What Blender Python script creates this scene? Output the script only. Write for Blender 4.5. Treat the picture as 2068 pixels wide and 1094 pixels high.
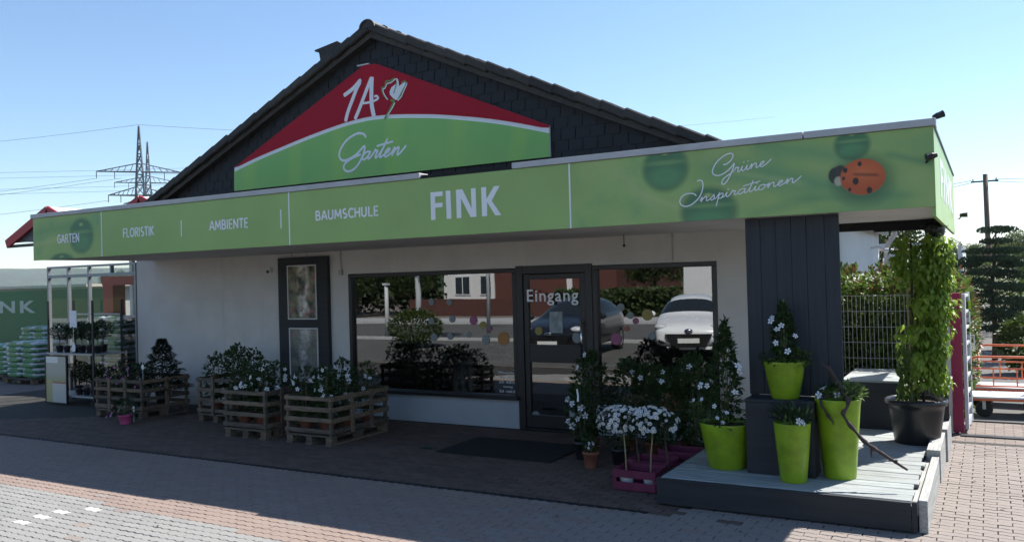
import bpy, bmesh, math, random
from mathutils import Vector, Matrix
random.seed(11)
R = math.radians
for o in list(bpy.data.objects): bpy.data.objects.remove(o)
scene = bpy.context.scene
COL = scene.collection

# ------------------------------------------------------------------ camera
CAMF, YAW, PITCH, ROLL, CAMH = 1687., R(29.73), R(.62), R(1.56), 1.977
_fw = Vector((-math.sin(YAW)*math.cos(PITCH), math.cos(YAW)*math.cos(PITCH), math.sin(PITCH)))
_r = Vector((math.cos(YAW), math.sin(YAW), 0)); _u = _r.cross(_fw)
CR = _r*math.cos(ROLL) - _u*math.sin(ROLL); CU = _u*math.cos(ROLL) + _r*math.sin(ROLL)
cam = bpy.data.cameras.new('camera'); camo = bpy.data.objects.new('camera', cam); COL.objects.link(camo)
m = Matrix((CR, CU, -_fw)).transposed().to_4x4(); m.translation = Vector((0, 0, CAMH)); camo.matrix_world = m
cam.sensor_width = 36; cam.lens = CAMF/2068*36; cam.clip_start = .05; cam.clip_end = 12000
scene.camera = camo
def project(p):
    d = Vector(p) - Vector((0, 0, CAMH)); z = d.dot(_fw)
    if z < .3: return None
    return 1034 + CAMF*d.dot(CR)/z, 547 - CAMF*d.dot(CU)/z, z

# ------------------------------------------------------------------ light
SUN = Vector((.42, .735, 1.)).normalized()
ELEV = math.asin(SUN.z); AZ = math.atan2(SUN.x, SUN.y)
w = bpy.data.worlds.new('World'); scene.world = w; w.use_nodes = True
nt = w.node_tree; nt.nodes.clear()
sky = nt.nodes.new('ShaderNodeTexSky'); sky.sky_type = 'NISHITA'; sky.sun_disc = False
sky.sun_elevation = ELEV; sky.sun_rotation = AZ; sky.altitude = 100; sky.air_density = 1.12; sky.dust_density = .03; sky.ozone_density = 4.5
bg = nt.nodes.new('ShaderNodeBackground'); bg.inputs[1].default_value = .084
wo = nt.nodes.new('ShaderNodeOutputWorld'); nt.links.new(sky.outputs[0], bg.inputs[0]); nt.links.new(bg.outputs[0], wo.inputs[0])
sl = bpy.data.lights.new('sun', 'SUN'); sl.energy = 5.0; sl.angle = R(.53); sl.color = (1, .955, .89)
so = bpy.data.objects.new('sun', sl); COL.objects.link(so); so.rotation_euler = (-SUN).to_track_quat('-Z', 'Y').to_euler(); so.location = (5, 5, 30)
scene.view_settings.view_transform = 'Standard'; scene.view_settings.look = 'None'
scene.view_settings.exposure = 1.1; scene.view_settings.gamma = 1; scene.view_settings.use_curve_mapping = False
scene.cycles.max_bounces = 10; scene.cycles.transparent_max_bounces = 12; scene.cycles.caustics_reflective = False; scene.cycles.caustics_refractive = False

# ------------------------------------------------------------------ materials
class NG:
    def __init__(s, name):
        s.m = bpy.data.materials.new(name); s.m.use_nodes = True; s.t = s.m.node_tree; s.t.nodes.clear()
        s.o = s.n('ShaderNodeOutputMaterial')
    def n(s, t, **k):
        x = s.t.nodes.new(t)
        for a, b in k.items(): setattr(x, a, b)
        return x
    def L(s, a, b): s.t.links.new(a, b)
    def val(s, sock, v):
        if hasattr(v, 'links'): s.L(v, sock)
        else: sock.default_value = v
    def math(s, op, a, b=0., c=0., clamp=False):
        x = s.n('ShaderNodeMath', operation=op, use_clamp=clamp)
        for i, v in enumerate((a, b, c)): s.val(x.inputs[i], v)
        return x.outputs[0]
    def mix(s, f, a, b):
        x = s.n('ShaderNodeMix', data_type='RGBA'); s.val(x.inputs[0], f)
        for i, v in ((6, a), (7, b)):
            if isinstance(v, tuple) and len(v) == 3: v = v + (1,)
            s.val(x.inputs[i], v)
        return x.outputs[2]
    def noise(s, scale, detail=3, co=None, rough=.6):
        x = s.n('ShaderNodeTexNoise'); x.inputs['Scale'].default_value = scale; x.inputs['Detail'].default_value = detail; x.inputs['Roughness'].default_value = rough
        if co is not None: s.L(co, x.inputs['Vector'])
        return x.outputs[0]
    def coord(s, k='Object'): return s.n('ShaderNodeTexCoord').outputs[k]
    def xyz(s, co):
        x = s.n('ShaderNodeSeparateXYZ'); s.L(co, x.inputs[0]); return x.outputs
    def mapr(s, v, a, b, c, d):
        x = s.n('ShaderNodeMapRange'); s.val(x.inputs[0], v)
        for i, q in enumerate((a, b, c, d)): x.inputs[i+1].default_value = q
        return x.outputs[0]
    def bump(s, h, strength=.3, dist=.01):
        x = s.n('ShaderNodeBump'); x.inputs['Strength'].default_value = strength; x.inputs['Distance'].default_value = dist; s.L(h, x.inputs['Height']); return x.outputs[0]
    def pbr(s, col, rough=.6, metal=0., spec=.5, normal=None, trans=0., coat=0., emit=None, translucent=None):
        p = s.n('ShaderNodeBsdfPrincipled')
        if isinstance(col, tuple): col = col + (1,) if len(col) == 3 else col
        s.val(p.inputs['Base Color'], col); s.val(p.inputs['Roughness'], rough); p.inputs['Metallic'].default_value = metal
        p.inputs['Specular IOR Level'].default_value = spec; p.inputs['Coat Weight'].default_value = coat
        if normal is not None: s.L(normal, p.inputs['Normal'])
        out = p.outputs[0]
        if translucent:
            t = s.n('ShaderNodeBsdfTranslucent'); s.val(t.inputs[0], col)
            mx = s.n('ShaderNodeMixShader'); mx.inputs[0].default_value = translucent; s.L(out, mx.inputs[1]); s.L(t.outputs[0], mx.inputs[2]); out = mx.outputs[0]
        s.L(out, s.o.inputs[0]); return s.m

def mul(c, k): return tuple(x*k for x in c)
def mat(name, col, rough=.6, var=.25, ns=6., bump=.15, bs=60., bd=.004, metal=0., spec=.4, island=0., coat=0., stain=0., stretch=None, objr=0.):
    g = NG(name); co = g.coord()
    if stretch:
        mp = g.n('ShaderNodeMapping'); mp.inputs['Scale'].default_value = stretch; g.L(co, mp.inputs[0]); cs = mp.outputs[0]
    else: cs = co
    nz = g.noise(ns, 5, cs); c = g.mix(g.mapr(nz, .3, .7, 0, 1), mul(col, 1-var), mul(col, 1+var*.7))
    if stain:
        st = g.noise(1.3, 6, co, .7); c = g.mix(g.math('MULTIPLY', g.mapr(st, .5, .75, 0, 1), stain), c, mul(col, .45))
    if island:
        ri = g.n('ShaderNodeNewGeometry').outputs['Random Per Island']; hs = g.n('ShaderNodeHueSaturation'); g.L(c, hs.inputs['Color'])
        g.L(g.mapr(ri, 0, 1, 1-island, 1+island), hs.inputs['Value']); c = hs.outputs[0]
    if objr:
        oi = g.n('ShaderNodeObjectInfo').outputs['Random']; hs = g.n('ShaderNodeHueSaturation'); g.L(c, hs.inputs['Color']); g.L(g.mapr(oi, 0, 1, 1-objr, 1+objr), hs.inputs['Value']); g.L(g.mapr(oi, 0, 1, .8, 1.15), hs.inputs['Saturation']); c = hs.outputs[0]
    nb = g.noise(bs, 4, cs)
    ro = g.mapr(nz, 0, 1, max(.02, rough-.12), min(1, rough+.12))
    return g.pbr(c, ro, metal, spec, g.bump(nb, bump, bd), coat=coat)
def leafmat(name, c1, c2, rough=.42, tl=.35, spec=.4):
    g = NG(name); ri = g.n('ShaderNodeNewGeometry').outputs['Random Per Island']
    c = g.mix(ri, c1, c2); nz = g.noise(3., 2, g.coord())
    c = g.mix(g.mapr(nz, .35, .65, 0, .5), c, mul(c1, .6))
    return g.pbr(c, rough, 0, spec, translucent=tl)
M = {}
M['plaster'] = mat('plaster', (.56, .56, .565), .9, .09, 2.5, .35, 140, .003, stain=.2, spec=.2)
def dirtywall(name, col):
    g = NG(name); co = g.n('ShaderNodeNewGeometry').outputs['Position']; x, y, z = g.xyz(co)
    n1 = g.noise(2.5, 5, co); c = g.mix(g.mapr(n1, .3, .7, 0, 1), mul(col, .93), mul(col, 1.05))
    mp = g.n('ShaderNodeMapping'); mp.inputs['Scale'].default_value = (5, 5, .35); g.L(co, mp.inputs[0])
    n2 = g.noise(1.6, 6, mp.outputs[0], .65); c = g.mix(g.mapr(n2, .56, .78, 0, .28), c, mul(col, .6))
    n3 = g.noise(9, 6, co, .7); h = g.math('SUBTRACT', g.math('MULTIPLY', n3, .55), z); c = g.mix(g.mapr(h, 0, .3, 0, .6), c, (.16, .135, .115))
    nb = g.noise(140, 4, co); return g.pbr(c, .9, 0, .2, g.bump(nb, .4, .003))
M['plaster'] = dirtywall('plaster_weathered', (.61, .585, .555))
M['plinth'] = mat('plinth_shade_tone', (.36, .385, .41), .85, .1, 2.5, .3, 140, .003, stain=.15, spec=.2)  # white plinth; shade near the ground is put into this darker, bluer colour
M['slate'] = mat('slate_shingle', (.016, .0172, .0198), .6, .3, 9, .35, 50, .003, objr=.10, spec=.35)
M['slate_back'] = mat('slate_underlay', (.013, .014, .0165), .9, .2)
M['tile'] = mat('roof_tile_clay', (.042, .038, .033), .65, .4, 12, .5, 40, .005, objr=.3)
M['dark_frame'] = mat('dark_frame_metal', (.011, .011, .012), .38, .2, 4, .05, 80, spec=.5)
M['white_metal'] = mat('white_metal', (.62, .64, .66), .4, .08, 4, .04)
M['frame_grey'] = mat('grey_window_frame', (.30, .32, .34), .4, .1, 4, .04, metal=.3)
M['alu'] = mat('aluminium_coping', (.44, .435, .44), .5, .12, 3, .08, 70, metal=.35, stain=.3)
M['black'] = mat('black_felt', (.012, .012, .013), .8, .4, 30, .8, 40)
M['soffit'] = mat('soffit_board', (.66, .65, .63), .8, .12, 3, .1, stain=.2)
M['white_print'] = mat('white_vinyl', (.80, .81, .83), .4, .03, 5, .02, spec=.5)
M['red_print'] = mat('red_vinyl', (.40, .010, .028), .5, .12, 1.2, .02, spec=.15)
M['green_stroke'] = mat('green_vinyl', (.10, .30, .06), .35, .2, 8, .02)
M['dark_wood'] = mat('dark_stained_wood', (.029, .034, .042), .6, .35, 2., .35, 30, .004, stretch=(14, 14, .8))
M['box_wood'] = mat('dark_painted_board', (.023, .025, .029), .62, .35, 2., .3, 30, .004, stretch=(.8, 10, 10))
M['deck_wood'] = mat('weathered_deck_wood', (.30, .325, .32), .75, .4, 3., .5, 30, .005, stretch=(1., 16, 16), stain=.35, objr=.14)
M['side_wood'] = mat('grey_side_board', (.36, .36, .34), .8, .35, 3., .5, 30, .005, stretch=(16, 1., 16))
M['crate_wood'] = mat('pallet_wood', (.155, .115, .08), .8, .55, 3., .5, 40, .004, stretch=(2, 12, 12), stain=.4, objr=.35)
M['lime'] = mat('lime_glaze', (.215, .335, .012), .38, .38, 5, .4, 26, .004, spec=.45, coat=.08, stain=.4)
M['terracotta'] = mat('terracotta', (.24, .085, .05), .8, .25, 8)
M['black_plastic'] = mat('black_plastic', (.013, .013, .015), .33, .25, 6, .04, spec=.5)
M['pink_plastic'] = mat('pink_plastic', (.62, .10, .26), .4, .1)
M['white_pot'] = mat('white_pot', (.70, .71, .74), .4, .06)
M['magenta_wood'] = mat('magenta_painted_wood', (.15, .018, .055), .55, .25, 4, .2)
M['magenta_post'] = mat('magenta_post_paint', (.33, .022, .075), .45, .12, 4, .08)
M['soil'] = mat('potting_soil', (.035, .024, .017), .95, .5, 40, .8, 40, .01)
M['bark'] = mat('bark', (.085, .062, .045), .9, .5, 14, .8, 30, .01, stretch=(3, 3, .6))
M['drift'] = mat('driftwood_bark', (.060, .042, .036), .85, .5, 16, .8, 40, .01)
M['stem'] = mat('green_stem', (.12, .12, .05), .7, .3)
M['cane'] = mat('bamboo_cane', (.30, .24, .13), .6, .3)
M['mat'] = mat('rubber_mat', (.012, .012, .013), .9, .3, 60, .7, 90)
M['iron'] = mat('dark_iron', (.045, .045, .048), .45, .25, metal=.6)
M['galv'] = mat('galvanised_wire', (.40, .41, .40), .45, .15, metal=.5)
M['lattice'] = mat('lattice_steel', (.10, .115, .14), .5, .15, metal=.3)
M['wire'] = mat('cable', (.10, .12, .15), .6, .1)
M['red_metal'] = mat('red_painted_metal', (.33, .013, .022), .4, .15, 3, .05)
M['orange_metal'] = mat('orange_painted_metal', (.62, .14, .055), .45, .2, 5, .08)
M['rubber'] = mat('tyre_rubber', (.022, .021, .020), .8, .2)
M['board_white'] = mat('white_platform_board', (.62, .64, .64), .6, .12)
M['bed_asphalt'] = None
M['annex'] = mat('annex_render', (.60, .61, .61), .9, .06, 2, .2, 120, stain=.08)
M['annex_trim'] = mat('annex_fascia', (.42, .42, .42), .6, .1)
M['pole_wood'] = mat('utility_pole_wood', (.16, .11, .08), .85, .3, 3, .4, stretch=(8, 8, .5))
M['leaf_mand'] = leafmat('mandevilla_leaf', (.030, .062, .016), (.055, .11, .028))
M['leaf_dark'] = leafmat('dark_leaf', (.020, .042, .014), (.04, .075, .022))
M['leaf_lime'] = leafmat('climber_leaf', (.19, .31, .03), (.31, .43, .06), .38, .5)
M['leaf_hedge'] = leafmat('hedge_leaf', (.075, .13, .025), (.16, .235, .045), .42, .4, .35)
M['leaf_red'] = leafmat('red_tip_leaf', (.15, .065, .03), (.22, .10, .04))
M['leaf_tree'] = leafmat('tree_leaf', (.035, .065, .015), (.075, .115, .028), .5, .35)
M['leaf_tree2'] = leafmat('bright_tree_leaf', (.075, .12, .022), (.13, .17, .035), .5, .4)
M['leaf_fresh'] = leafmat('fresh_leaf', (.11, .19, .04), (.22, .31, .09), .4, .45)
M['needle'] = leafmat('pine_needle', (.014, .036, .017), (.035, .062, .026), .6, .15)
M['petal'] = mat('white_petal', (.66, .69, .72), .6, .05, 20, .05, spec=.2)
M['petal_pink'] = mat('pink_petal', (.62, .20, .42), .6, .2, 20, .05)
M['yellow'] = mat('yellow_eye', (.55, .36, .03), .7, .1)
M['tag'] = mat('white_plant_tag', (.80, .82, .84), .5, .04)
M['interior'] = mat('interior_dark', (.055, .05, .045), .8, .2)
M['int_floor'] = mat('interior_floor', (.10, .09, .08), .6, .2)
M['car_white'] = mat('white_car_paint', (.78, .79, .80), .25, .02, coat=.8, bump=0)
M['car_black'] = mat('black_car_paint', (.010, .010, .012), .2, .05, coat=.9, bump=0)
M['car_glass'] = mat('car_glass', (.018, .022, .025), .08, .05, bump=0, spec=.6)
M['chrome'] = mat('chrome', (.62, .62, .63), .15, .05, metal=1, bump=0)
M['lamp_lens'] = mat('headlight_lens', (.55, .57, .60), .12, .1, bump=0)
M['plate'] = mat('number_plate', (.70, .70, .68), .4, .08)
M['brick_red'] = mat('red_render', (.105, .038, .03), .85, .15, 3)
M['fence_red'] = mat('red_garden_wall', (.085, .034, .027), .85, .25, 3)
M['house_white'] = mat('white_house_render', (.66, .66, .66), .85, .06)
M['win_dark'] = mat('dark_window_glass', (.03, .04, .05), .1, .2, bump=0)
M['pale_pole'] = mat('galvanised_pole', (.52, .53, .54), .5, .08)
M['grass'] = mat('grass', (.055, .085, .025), .9, .4, .8, .8, 14, .05)
M['forest'] = mat('forest_canopy', (.022, .045, .018), .95, .5, .02, .8, .09, 4.)
M['banner'] = mat('green_banner', (.035, .14, .055), .5, .2, .6, .1)
M['banner_ink'] = mat('pale_banner_lettering', (.34, .44, .40), .5, .1)
M['roof_white'] = mat('translucent_white_roof', (.72, .73, .74), .4, .06)
M['pale_edge'] = mat('pale_roof_edge', (.52, .47, .40), .7, .1)

def glassmat(name, refl, tint, rough=.0):
    g = NG(name); t = g.n('ShaderNodeBsdfTransparent'); t.inputs[0].default_value = tint + (1,)
    gl = g.n('ShaderNodeBsdfGlossy'); gl.inputs['Roughness'].default_value = rough; gl.inputs[0].default_value = (.95, .97, .96, 1)
    nz = g.noise(.9, 1, g.coord()); g.L(g.bump(nz, .05, .02), gl.inputs['Normal'])
    lw = g.n('ShaderNodeFresnel'); lw.inputs[0].default_value = 1.5
    f = g.math('ADD', g.math('MULTIPLY', lw.outputs[0], .8), refl, clamp=True)
    mx = g.n('ShaderNodeMixShader'); g.L(f, mx.inputs[0]); g.L(t.outputs[0], mx.inputs[1]); g.L(gl.outputs[0], mx.inputs[2]); g.L(mx.outputs[0], g.o.inputs[0]); return g.m
M['glass'] = glassmat('shop_window_glass', .19, (.36, .38, .37))
M['glass_clear'] = glassmat('greenhouse_glass', .06, (.86, .89, .88))

def pavermat(name, c1, c2):
    g = NG(name); ge = g.n('ShaderNodeNewGeometry'); co = ge.outputs['Position']; ri = ge.outputs['Random Per Island']
    c = g.mix(ri, c1, c2); n1 = g.noise(90, 4, co, .75); c = g.mix(g.mapr(n1, .35, .7, 0, .55), c, mul(c1, .55))
    n2 = g.noise(.9, 5, co, .65); c = g.mix(g.mapr(n2, .5, .8, 0, .3), c, mul(c1, .5))
    n3 = g.noise(260, 2, co); c = g.mix(g.mapr(n3, .6, .7, 0, .35), c, mul(c2, 1.5))
    return g.pbr(c, .85, 0, .3, g.bump(n1, .35, .003))
M['paver_grey'] = pavermat('paver_grey', (.235, .232, .222), (.275, .27, .258))
M['paver_red'] = pavermat('paver_red', (.25, .19, .162), (.275, .21, .178))
M['paver_sand'] = pavermat('paver_sand', (.235, .20, .178), (.265, .228, .204))
M['paver_brown_shaded'] = pavermat('paver_brown_shaded', (.095, .068, .054), (.15, .105, .084))  # red-brown pavers by the wall, darkened further to carry the canopy's shade
M['paver_white'] = pavermat('paver_white', (.48, .47, .44), (.52, .51, .48))
def groundmat():
    g = NG('forecourt_ground'); co = g.n('ShaderNodeNewGeometry').outputs['Position']
    br = g.n('ShaderNodeTexBrick'); g.L(co, br.inputs['Vector'])
    br.inputs['Scale'].default_value = 1; br.inputs['Brick Width'].default_value = .2; br.inputs['Row Height'].default_value = .09; br.inputs['Mortar Size'].default_value = .006
    br.inputs['Color1'].default_value = (.20, .165, .145, 1); br.inputs['Color2'].default_value = (.26, .215, .19, 1); br.inputs['Mortar'].default_value = (.07, .06, .05, 1)
    n = g.noise(.6, 6, co, .7); c = g.mix(g.mapr(n, .4, .75, 0, .5), br.outputs[0], (.11, .095, .085))
    x, y, z = g.xyz(co)
    # joint bed between the laid pavers: dark sand
    far = g.math('GREATER_THAN', g.math('ABSOLUTE', x), 60); far2 = g.math('GREATER_THAN', g.math('ABSOLUTE', y), 45)
    gn = g.noise(.15, 6, co); gc = g.mix(gn, (.04, .065, .02), (.10, .10, .04))
    c = g.mix(g.math('MAXIMUM', far, far2), c, gc)
    return g.pbr(c, .9, 0, .2, g.bump(g.noise(80, 3, co), .3, .003))
M['ground'] = groundmat()
M['bed'] = mat('joint_sand', (.04, .036, .031), .95, .4, 8, .5)
M['asphalt'] = mat('asphalt', (.095, .093, .088), .9, .25, 1.2, .4, 200, .003)

# fascia prints: soft leaf green with printed drops, veins and a ladybird (object coords = world here)
def printmat(name, base, drops=(), veins=(), bug=False, tint=None):
    g = NG(name); co = g.coord(); x, y, z = g.xyz(co)
    def ell(cx, cz, rx, rz, soft):
        a = g.math('DIVIDE', g.math('SUBTRACT', x, cx), rx); b = g.math('DIVIDE', g.math('SUBTRACT', z, cz), rz)
        d = g.math('SQRT', g.math('ADD', g.math('MULTIPLY', a, a), g.math('MULTIPLY', b, b)))
        return g.mapr(d, 1-soft, 1+soft, 1, 0)
    def line(x0, z0, x1, z1, wd):
        dx, dz = x1-x0, z1-z0; l = math.hypot(dx, dz); nx, nz = -dz/l, dx/l
        d = g.math('ABSOLUTE', g.math('ADD', g.math('MULTIPLY', g.math('SUBTRACT', x, x0), nx), g.math('MULTIPLY', g.math('SUBTRACT', z, z0), nz)))
        t = g.math('DIVIDE', g.math('ADD', g.math('MULTIPLY', g.math('SUBTRACT', x, x0), dx/l), g.math('MULTIPLY', g.math('SUBTRACT', z, z0), dz/l)), l)
        inside = g.math('MULTIPLY', g.mapr(t, 0, .15, 0, 1), g.mapr(t, .85, 1, 1, 0))
        return g.math('MULTIPLY', g.mapr(d, 0, wd, 1, 0), inside)
    n = g.noise(1.1, 3, co, .5); c = g.mix(g.mapr(n, .35, .65, 0, 1), mul(base, .94), mul(base, 1.08))
    if veins:
        n2 = g.noise(2.1, 4, co, .55); c = g.mix(g.mapr(n2, .5, .68, 0, .5), c, (.40, .49, .17))
        c = g.mix(g.mapr(n2, .30, .46, .55, 0), c, (.13, .32, .14))
    for (x0, z0, x1, z1, wd, col, k) in veins: c = g.mix(g.math('MULTIPLY', line(x0, z0, x1, z1, wd), k), c, col)
    for (cx, cz, rx, rz) in drops:
        dk = (.060, .19, .085); lt = (.11, .29, .12)
        c = g.mix(g.math('MULTIPLY', ell(cx, cz, rx*1.12, rz*1.12, .12), .75), c, mul(dk, .75))
        c = g.mix(g.math('MULTIPLY', ell(cx-.02*rx, cz+.04*rz, rx*.93, rz*.93, .10), .8), c, dk)
        c = g.mix(g.math('MULTIPLY', ell(cx, cz-rz*.42, rx*.75, rz*.45, .35), .8), c, lt)
        c = g.mix(g.math('MULTIPLY', ell(cx, cz+rz*.25, rx*.85, rz*.10, .7), .55), c, (.26, .42, .14))
        c = g.mix(g.math('MULTIPLY', ell(cx, cz+rz*.72, rx*.14, rz*.09, .7), .7), c, (.55, .62, .20))
    if bug:
        c = g.mix(g.math('MULTIPLY', ell(-.90, 2.745, .24, .21, .25), .65), c, (.05, .12, .05))
        c = g.mix(ell(-1.115, 2.79, .055, .07, .12), c, (.03, .035, .02)); c = g.mix(ell(-1.09, 2.74, .035, .04, .2), c, (.45, .40, .30)); c = g.mix(ell(-1.075, 2.83, .05, .045, .2), c, (.04, .04, .03))
        sh = g.mix(ell(-.90, 2.80, .12, .07, .8), (.50, .085, .02), (.62, .14, .035))
        c = g.mix(ell(-.90, 2.762, .176, .15, .03), c, sh)
        c = g.mix(g.math('MULTIPLY', line(-.99, 2.79, -.76, 2.765, .02), .75), c, (.09, .02, .012))
        for sx, sz, r0 in ((-.92, 2.872, .016), (-1.035, 2.828, .018), (-.955, 2.729, .024), (-.85, 2.646, .022), (-1.004, 2.662, .013), (-1.05, 2.76, .012)): c = g.mix(ell(sx, sz, r0, r0*1.25, .15), c, (.02, .018, .014))
    return g.pbr(c, .38, 0, .45)
GREEN = (.285, .43, .132)
M['print_a'] = printmat('fascia_print_droplet', GREEN, [(-11.61, 2.80, .26, .235), (-12.1, 2.42, .28, .13)], [(-12.9, 2.9, -11.2, 2.98, .16, (.12, .29, .11), .6), (-12.9, 2.70, -11.9, 2.82, .06, (.40, .48, .17), .7)])
M['print_b'] = printmat('fascia_print_plain', GREEN)
M['print_c'] = printmat('fascia_print_leaf', GREEN, [(-2.62, 2.99, .205, .20), (-2.22, 2.56, .24, .20), (-.975, 3.04, .13, .12)],
    [(-2.4, 3.0, -.5, 2.55, .16, (.11, .29, .13), .75), (-2.1, 2.93, -1.3, 2.72, .05, (.42, .52, .20), .5), (-1.9, 3.15, -.9, 2.9, .12, (.11, .29, .13), .6), (-3.2, 3.08, -2.6, 2.5, .10, (.40, .48, .20), .5),
     (-2.9, 2.78, -2.2, 2.48, .05, (.42, .50, .20), .6), (-1.9, 2.5, -1.2, 2.62, .07, (.14, .31, .12), .5), (-1.6, 2.62, -.4, 2.58, .05, (.14, .29, .12), .5), (-.75, 2.95, -.3, 2.8, .05, (.10, .25, .12), .6)], bug=True)
g = NG('gable_sign_green'); co = g.coord(); x, y, z = g.xyz(co); nn = g.noise(.8, 3, co, .5); wv = g.n('ShaderNodeTexWave'); wv.inputs['Scale'].default_value = .32; wv.inputs['Distortion'].default_value = 2.5; wv.inputs['Detail'].default_value = 1; g.L(co, wv.inputs[0])
c = g.mix(g.mapr(nn, .35, .65, 0, 1), (.20, .47, .10), (.25, .51, .11)); c = g.mix(g.mapr(wv.outputs[0], .72, 1, 0, .5), c, (.30, .55, .085)); M['green_print'] = g.pbr(c, .3, 0, .5)
def postermat(name, seed, dim):
    g = NG(name); co = g.coord('Generated'); mp = g.n('ShaderNodeMapping'); mp.inputs['Location'].default_value = (seed, seed*2, seed); mp.inputs['Scale'].default_value = (1, 1, 1.5); g.L(co, mp.inputs[0])
    x, y, z = g.xyz(co)
    n1 = g.noise(3.2, 5, mp.outputs[0], .6); n2 = g.noise(6, 4, mp.outputs[0], .6); n3 = g.noise(2.2, 2, mp.outputs[0])
    c = g.mix(g.mapr(n1, .4, .6, 0, 1), (.025, .035, .025), (.22, .22, .12)); c = g.mix(g.mapr(n2, .55, .64, 0, .9), c, (.32, .10, .12))
    cx = g.math('ABSOLUTE', g.math('SUBTRACT', x, .55)); col = g.math('MULTIPLY', g.mapr(cx, .12, .26, 1, 0), g.mapr(n3, .38, .52, 0, 1))
    c = g.mix(g.math('MULTIPLY', col, g.mapr(n2, .35, .6, .2, 1)), c, (.78, .72, .66)); c = g.mix(dim, c, (.22, .24, .26))
    return g.pbr(c, .25, 0, .5)
M['poster_a'] = postermat('poster_print', 3.1, .03); M['poster_b'] = postermat('poster_print_faded', 7.7, .4)
def boardmat():
    g = NG('rack_poster_print'); co = g.coord('Generated'); x, y, z = g.xyz(co); n = g.noise(5, 4, co)
    c = g.mix(g.mapr(g.math('ADD', z, g.math('MULTIPLY', n, .2)), .45, .75, 0, 1), (.24, .30, .05), (.42, .44, .38))
    c = g.mix(g.math('MULTIPLY', g.math('LESS_THAN', z, .42), g.math('GREATER_THAN', x, .3)), c, (.55, .55, .50)); c = g.mix(g.math('MULTIPLY', g.math('GREATER_THAN', z, .86), g.math('LESS_THAN', x, .6)), c, (.75, .78, .74))
    c = g.mix(g.math('MULTIPLY', g.math('LESS_THAN', g.math('ABSOLUTE', g.math('SUBTRACT', z, .43)), .012), g.math('GREATER_THAN', x, .35)), c, (.5, .05, .05)); c = g.mix(g.math('MULTIPLY', g.math('LESS_THAN', x, .28), g.math('LESS_THAN', z, .5)), c, (.45, .42, .22))
    return g.pbr(c, .3)
M['rack_poster'] = boardmat()
def bagmat():
    g = NG('soil_bag_film'); co = g.coord('Generated'); x, y, z = g.xyz(co); n = g.noise(4, 4, co)
    s = g.math('ADD', g.math('MULTIPLY', x, .7), g.math('MULTIPLY', n, .45)); c = g.mix(g.mapr(z, .5, .6, 1, 0), (.50, .53, .56), (.03, .17, .07))
    c = g.mix(g.math('MULTIPLY', g.mapr(s, .38, .41, 0, 1), g.mapr(s, .72, .75, 1, 0)), c, (.05, .22, .07)); c = g.mix(g.math('GREATER_THAN', n, .62), c, (.50, .54, .56))
    return g.pbr(c, .35, 0, .5, g.bump(g.noise(12, 4, co), .6, .02))
M['bag'] = bagmat()
def disc_mat(n, c): return mat(n, c, .4, .15, 30, .02)
M['st_white'] = disc_mat('sticker_white', (.20, .225, .235)); M['st_pink'] = disc_mat('sticker_pink', (.30, .085, .17)); M['st_orange'] = disc_mat('sticker_orange', (.36, .17, .045)); M['st_yellow'] = disc_mat('sticker_yellow', (.28, .22, .05)); M['st_red'] = disc_mat('sticker_coral', (.32, .10, .07))
M['paper'] = mat('printed_notice', (.26, .30, .31), .5, .4, 12, .02)

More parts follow.
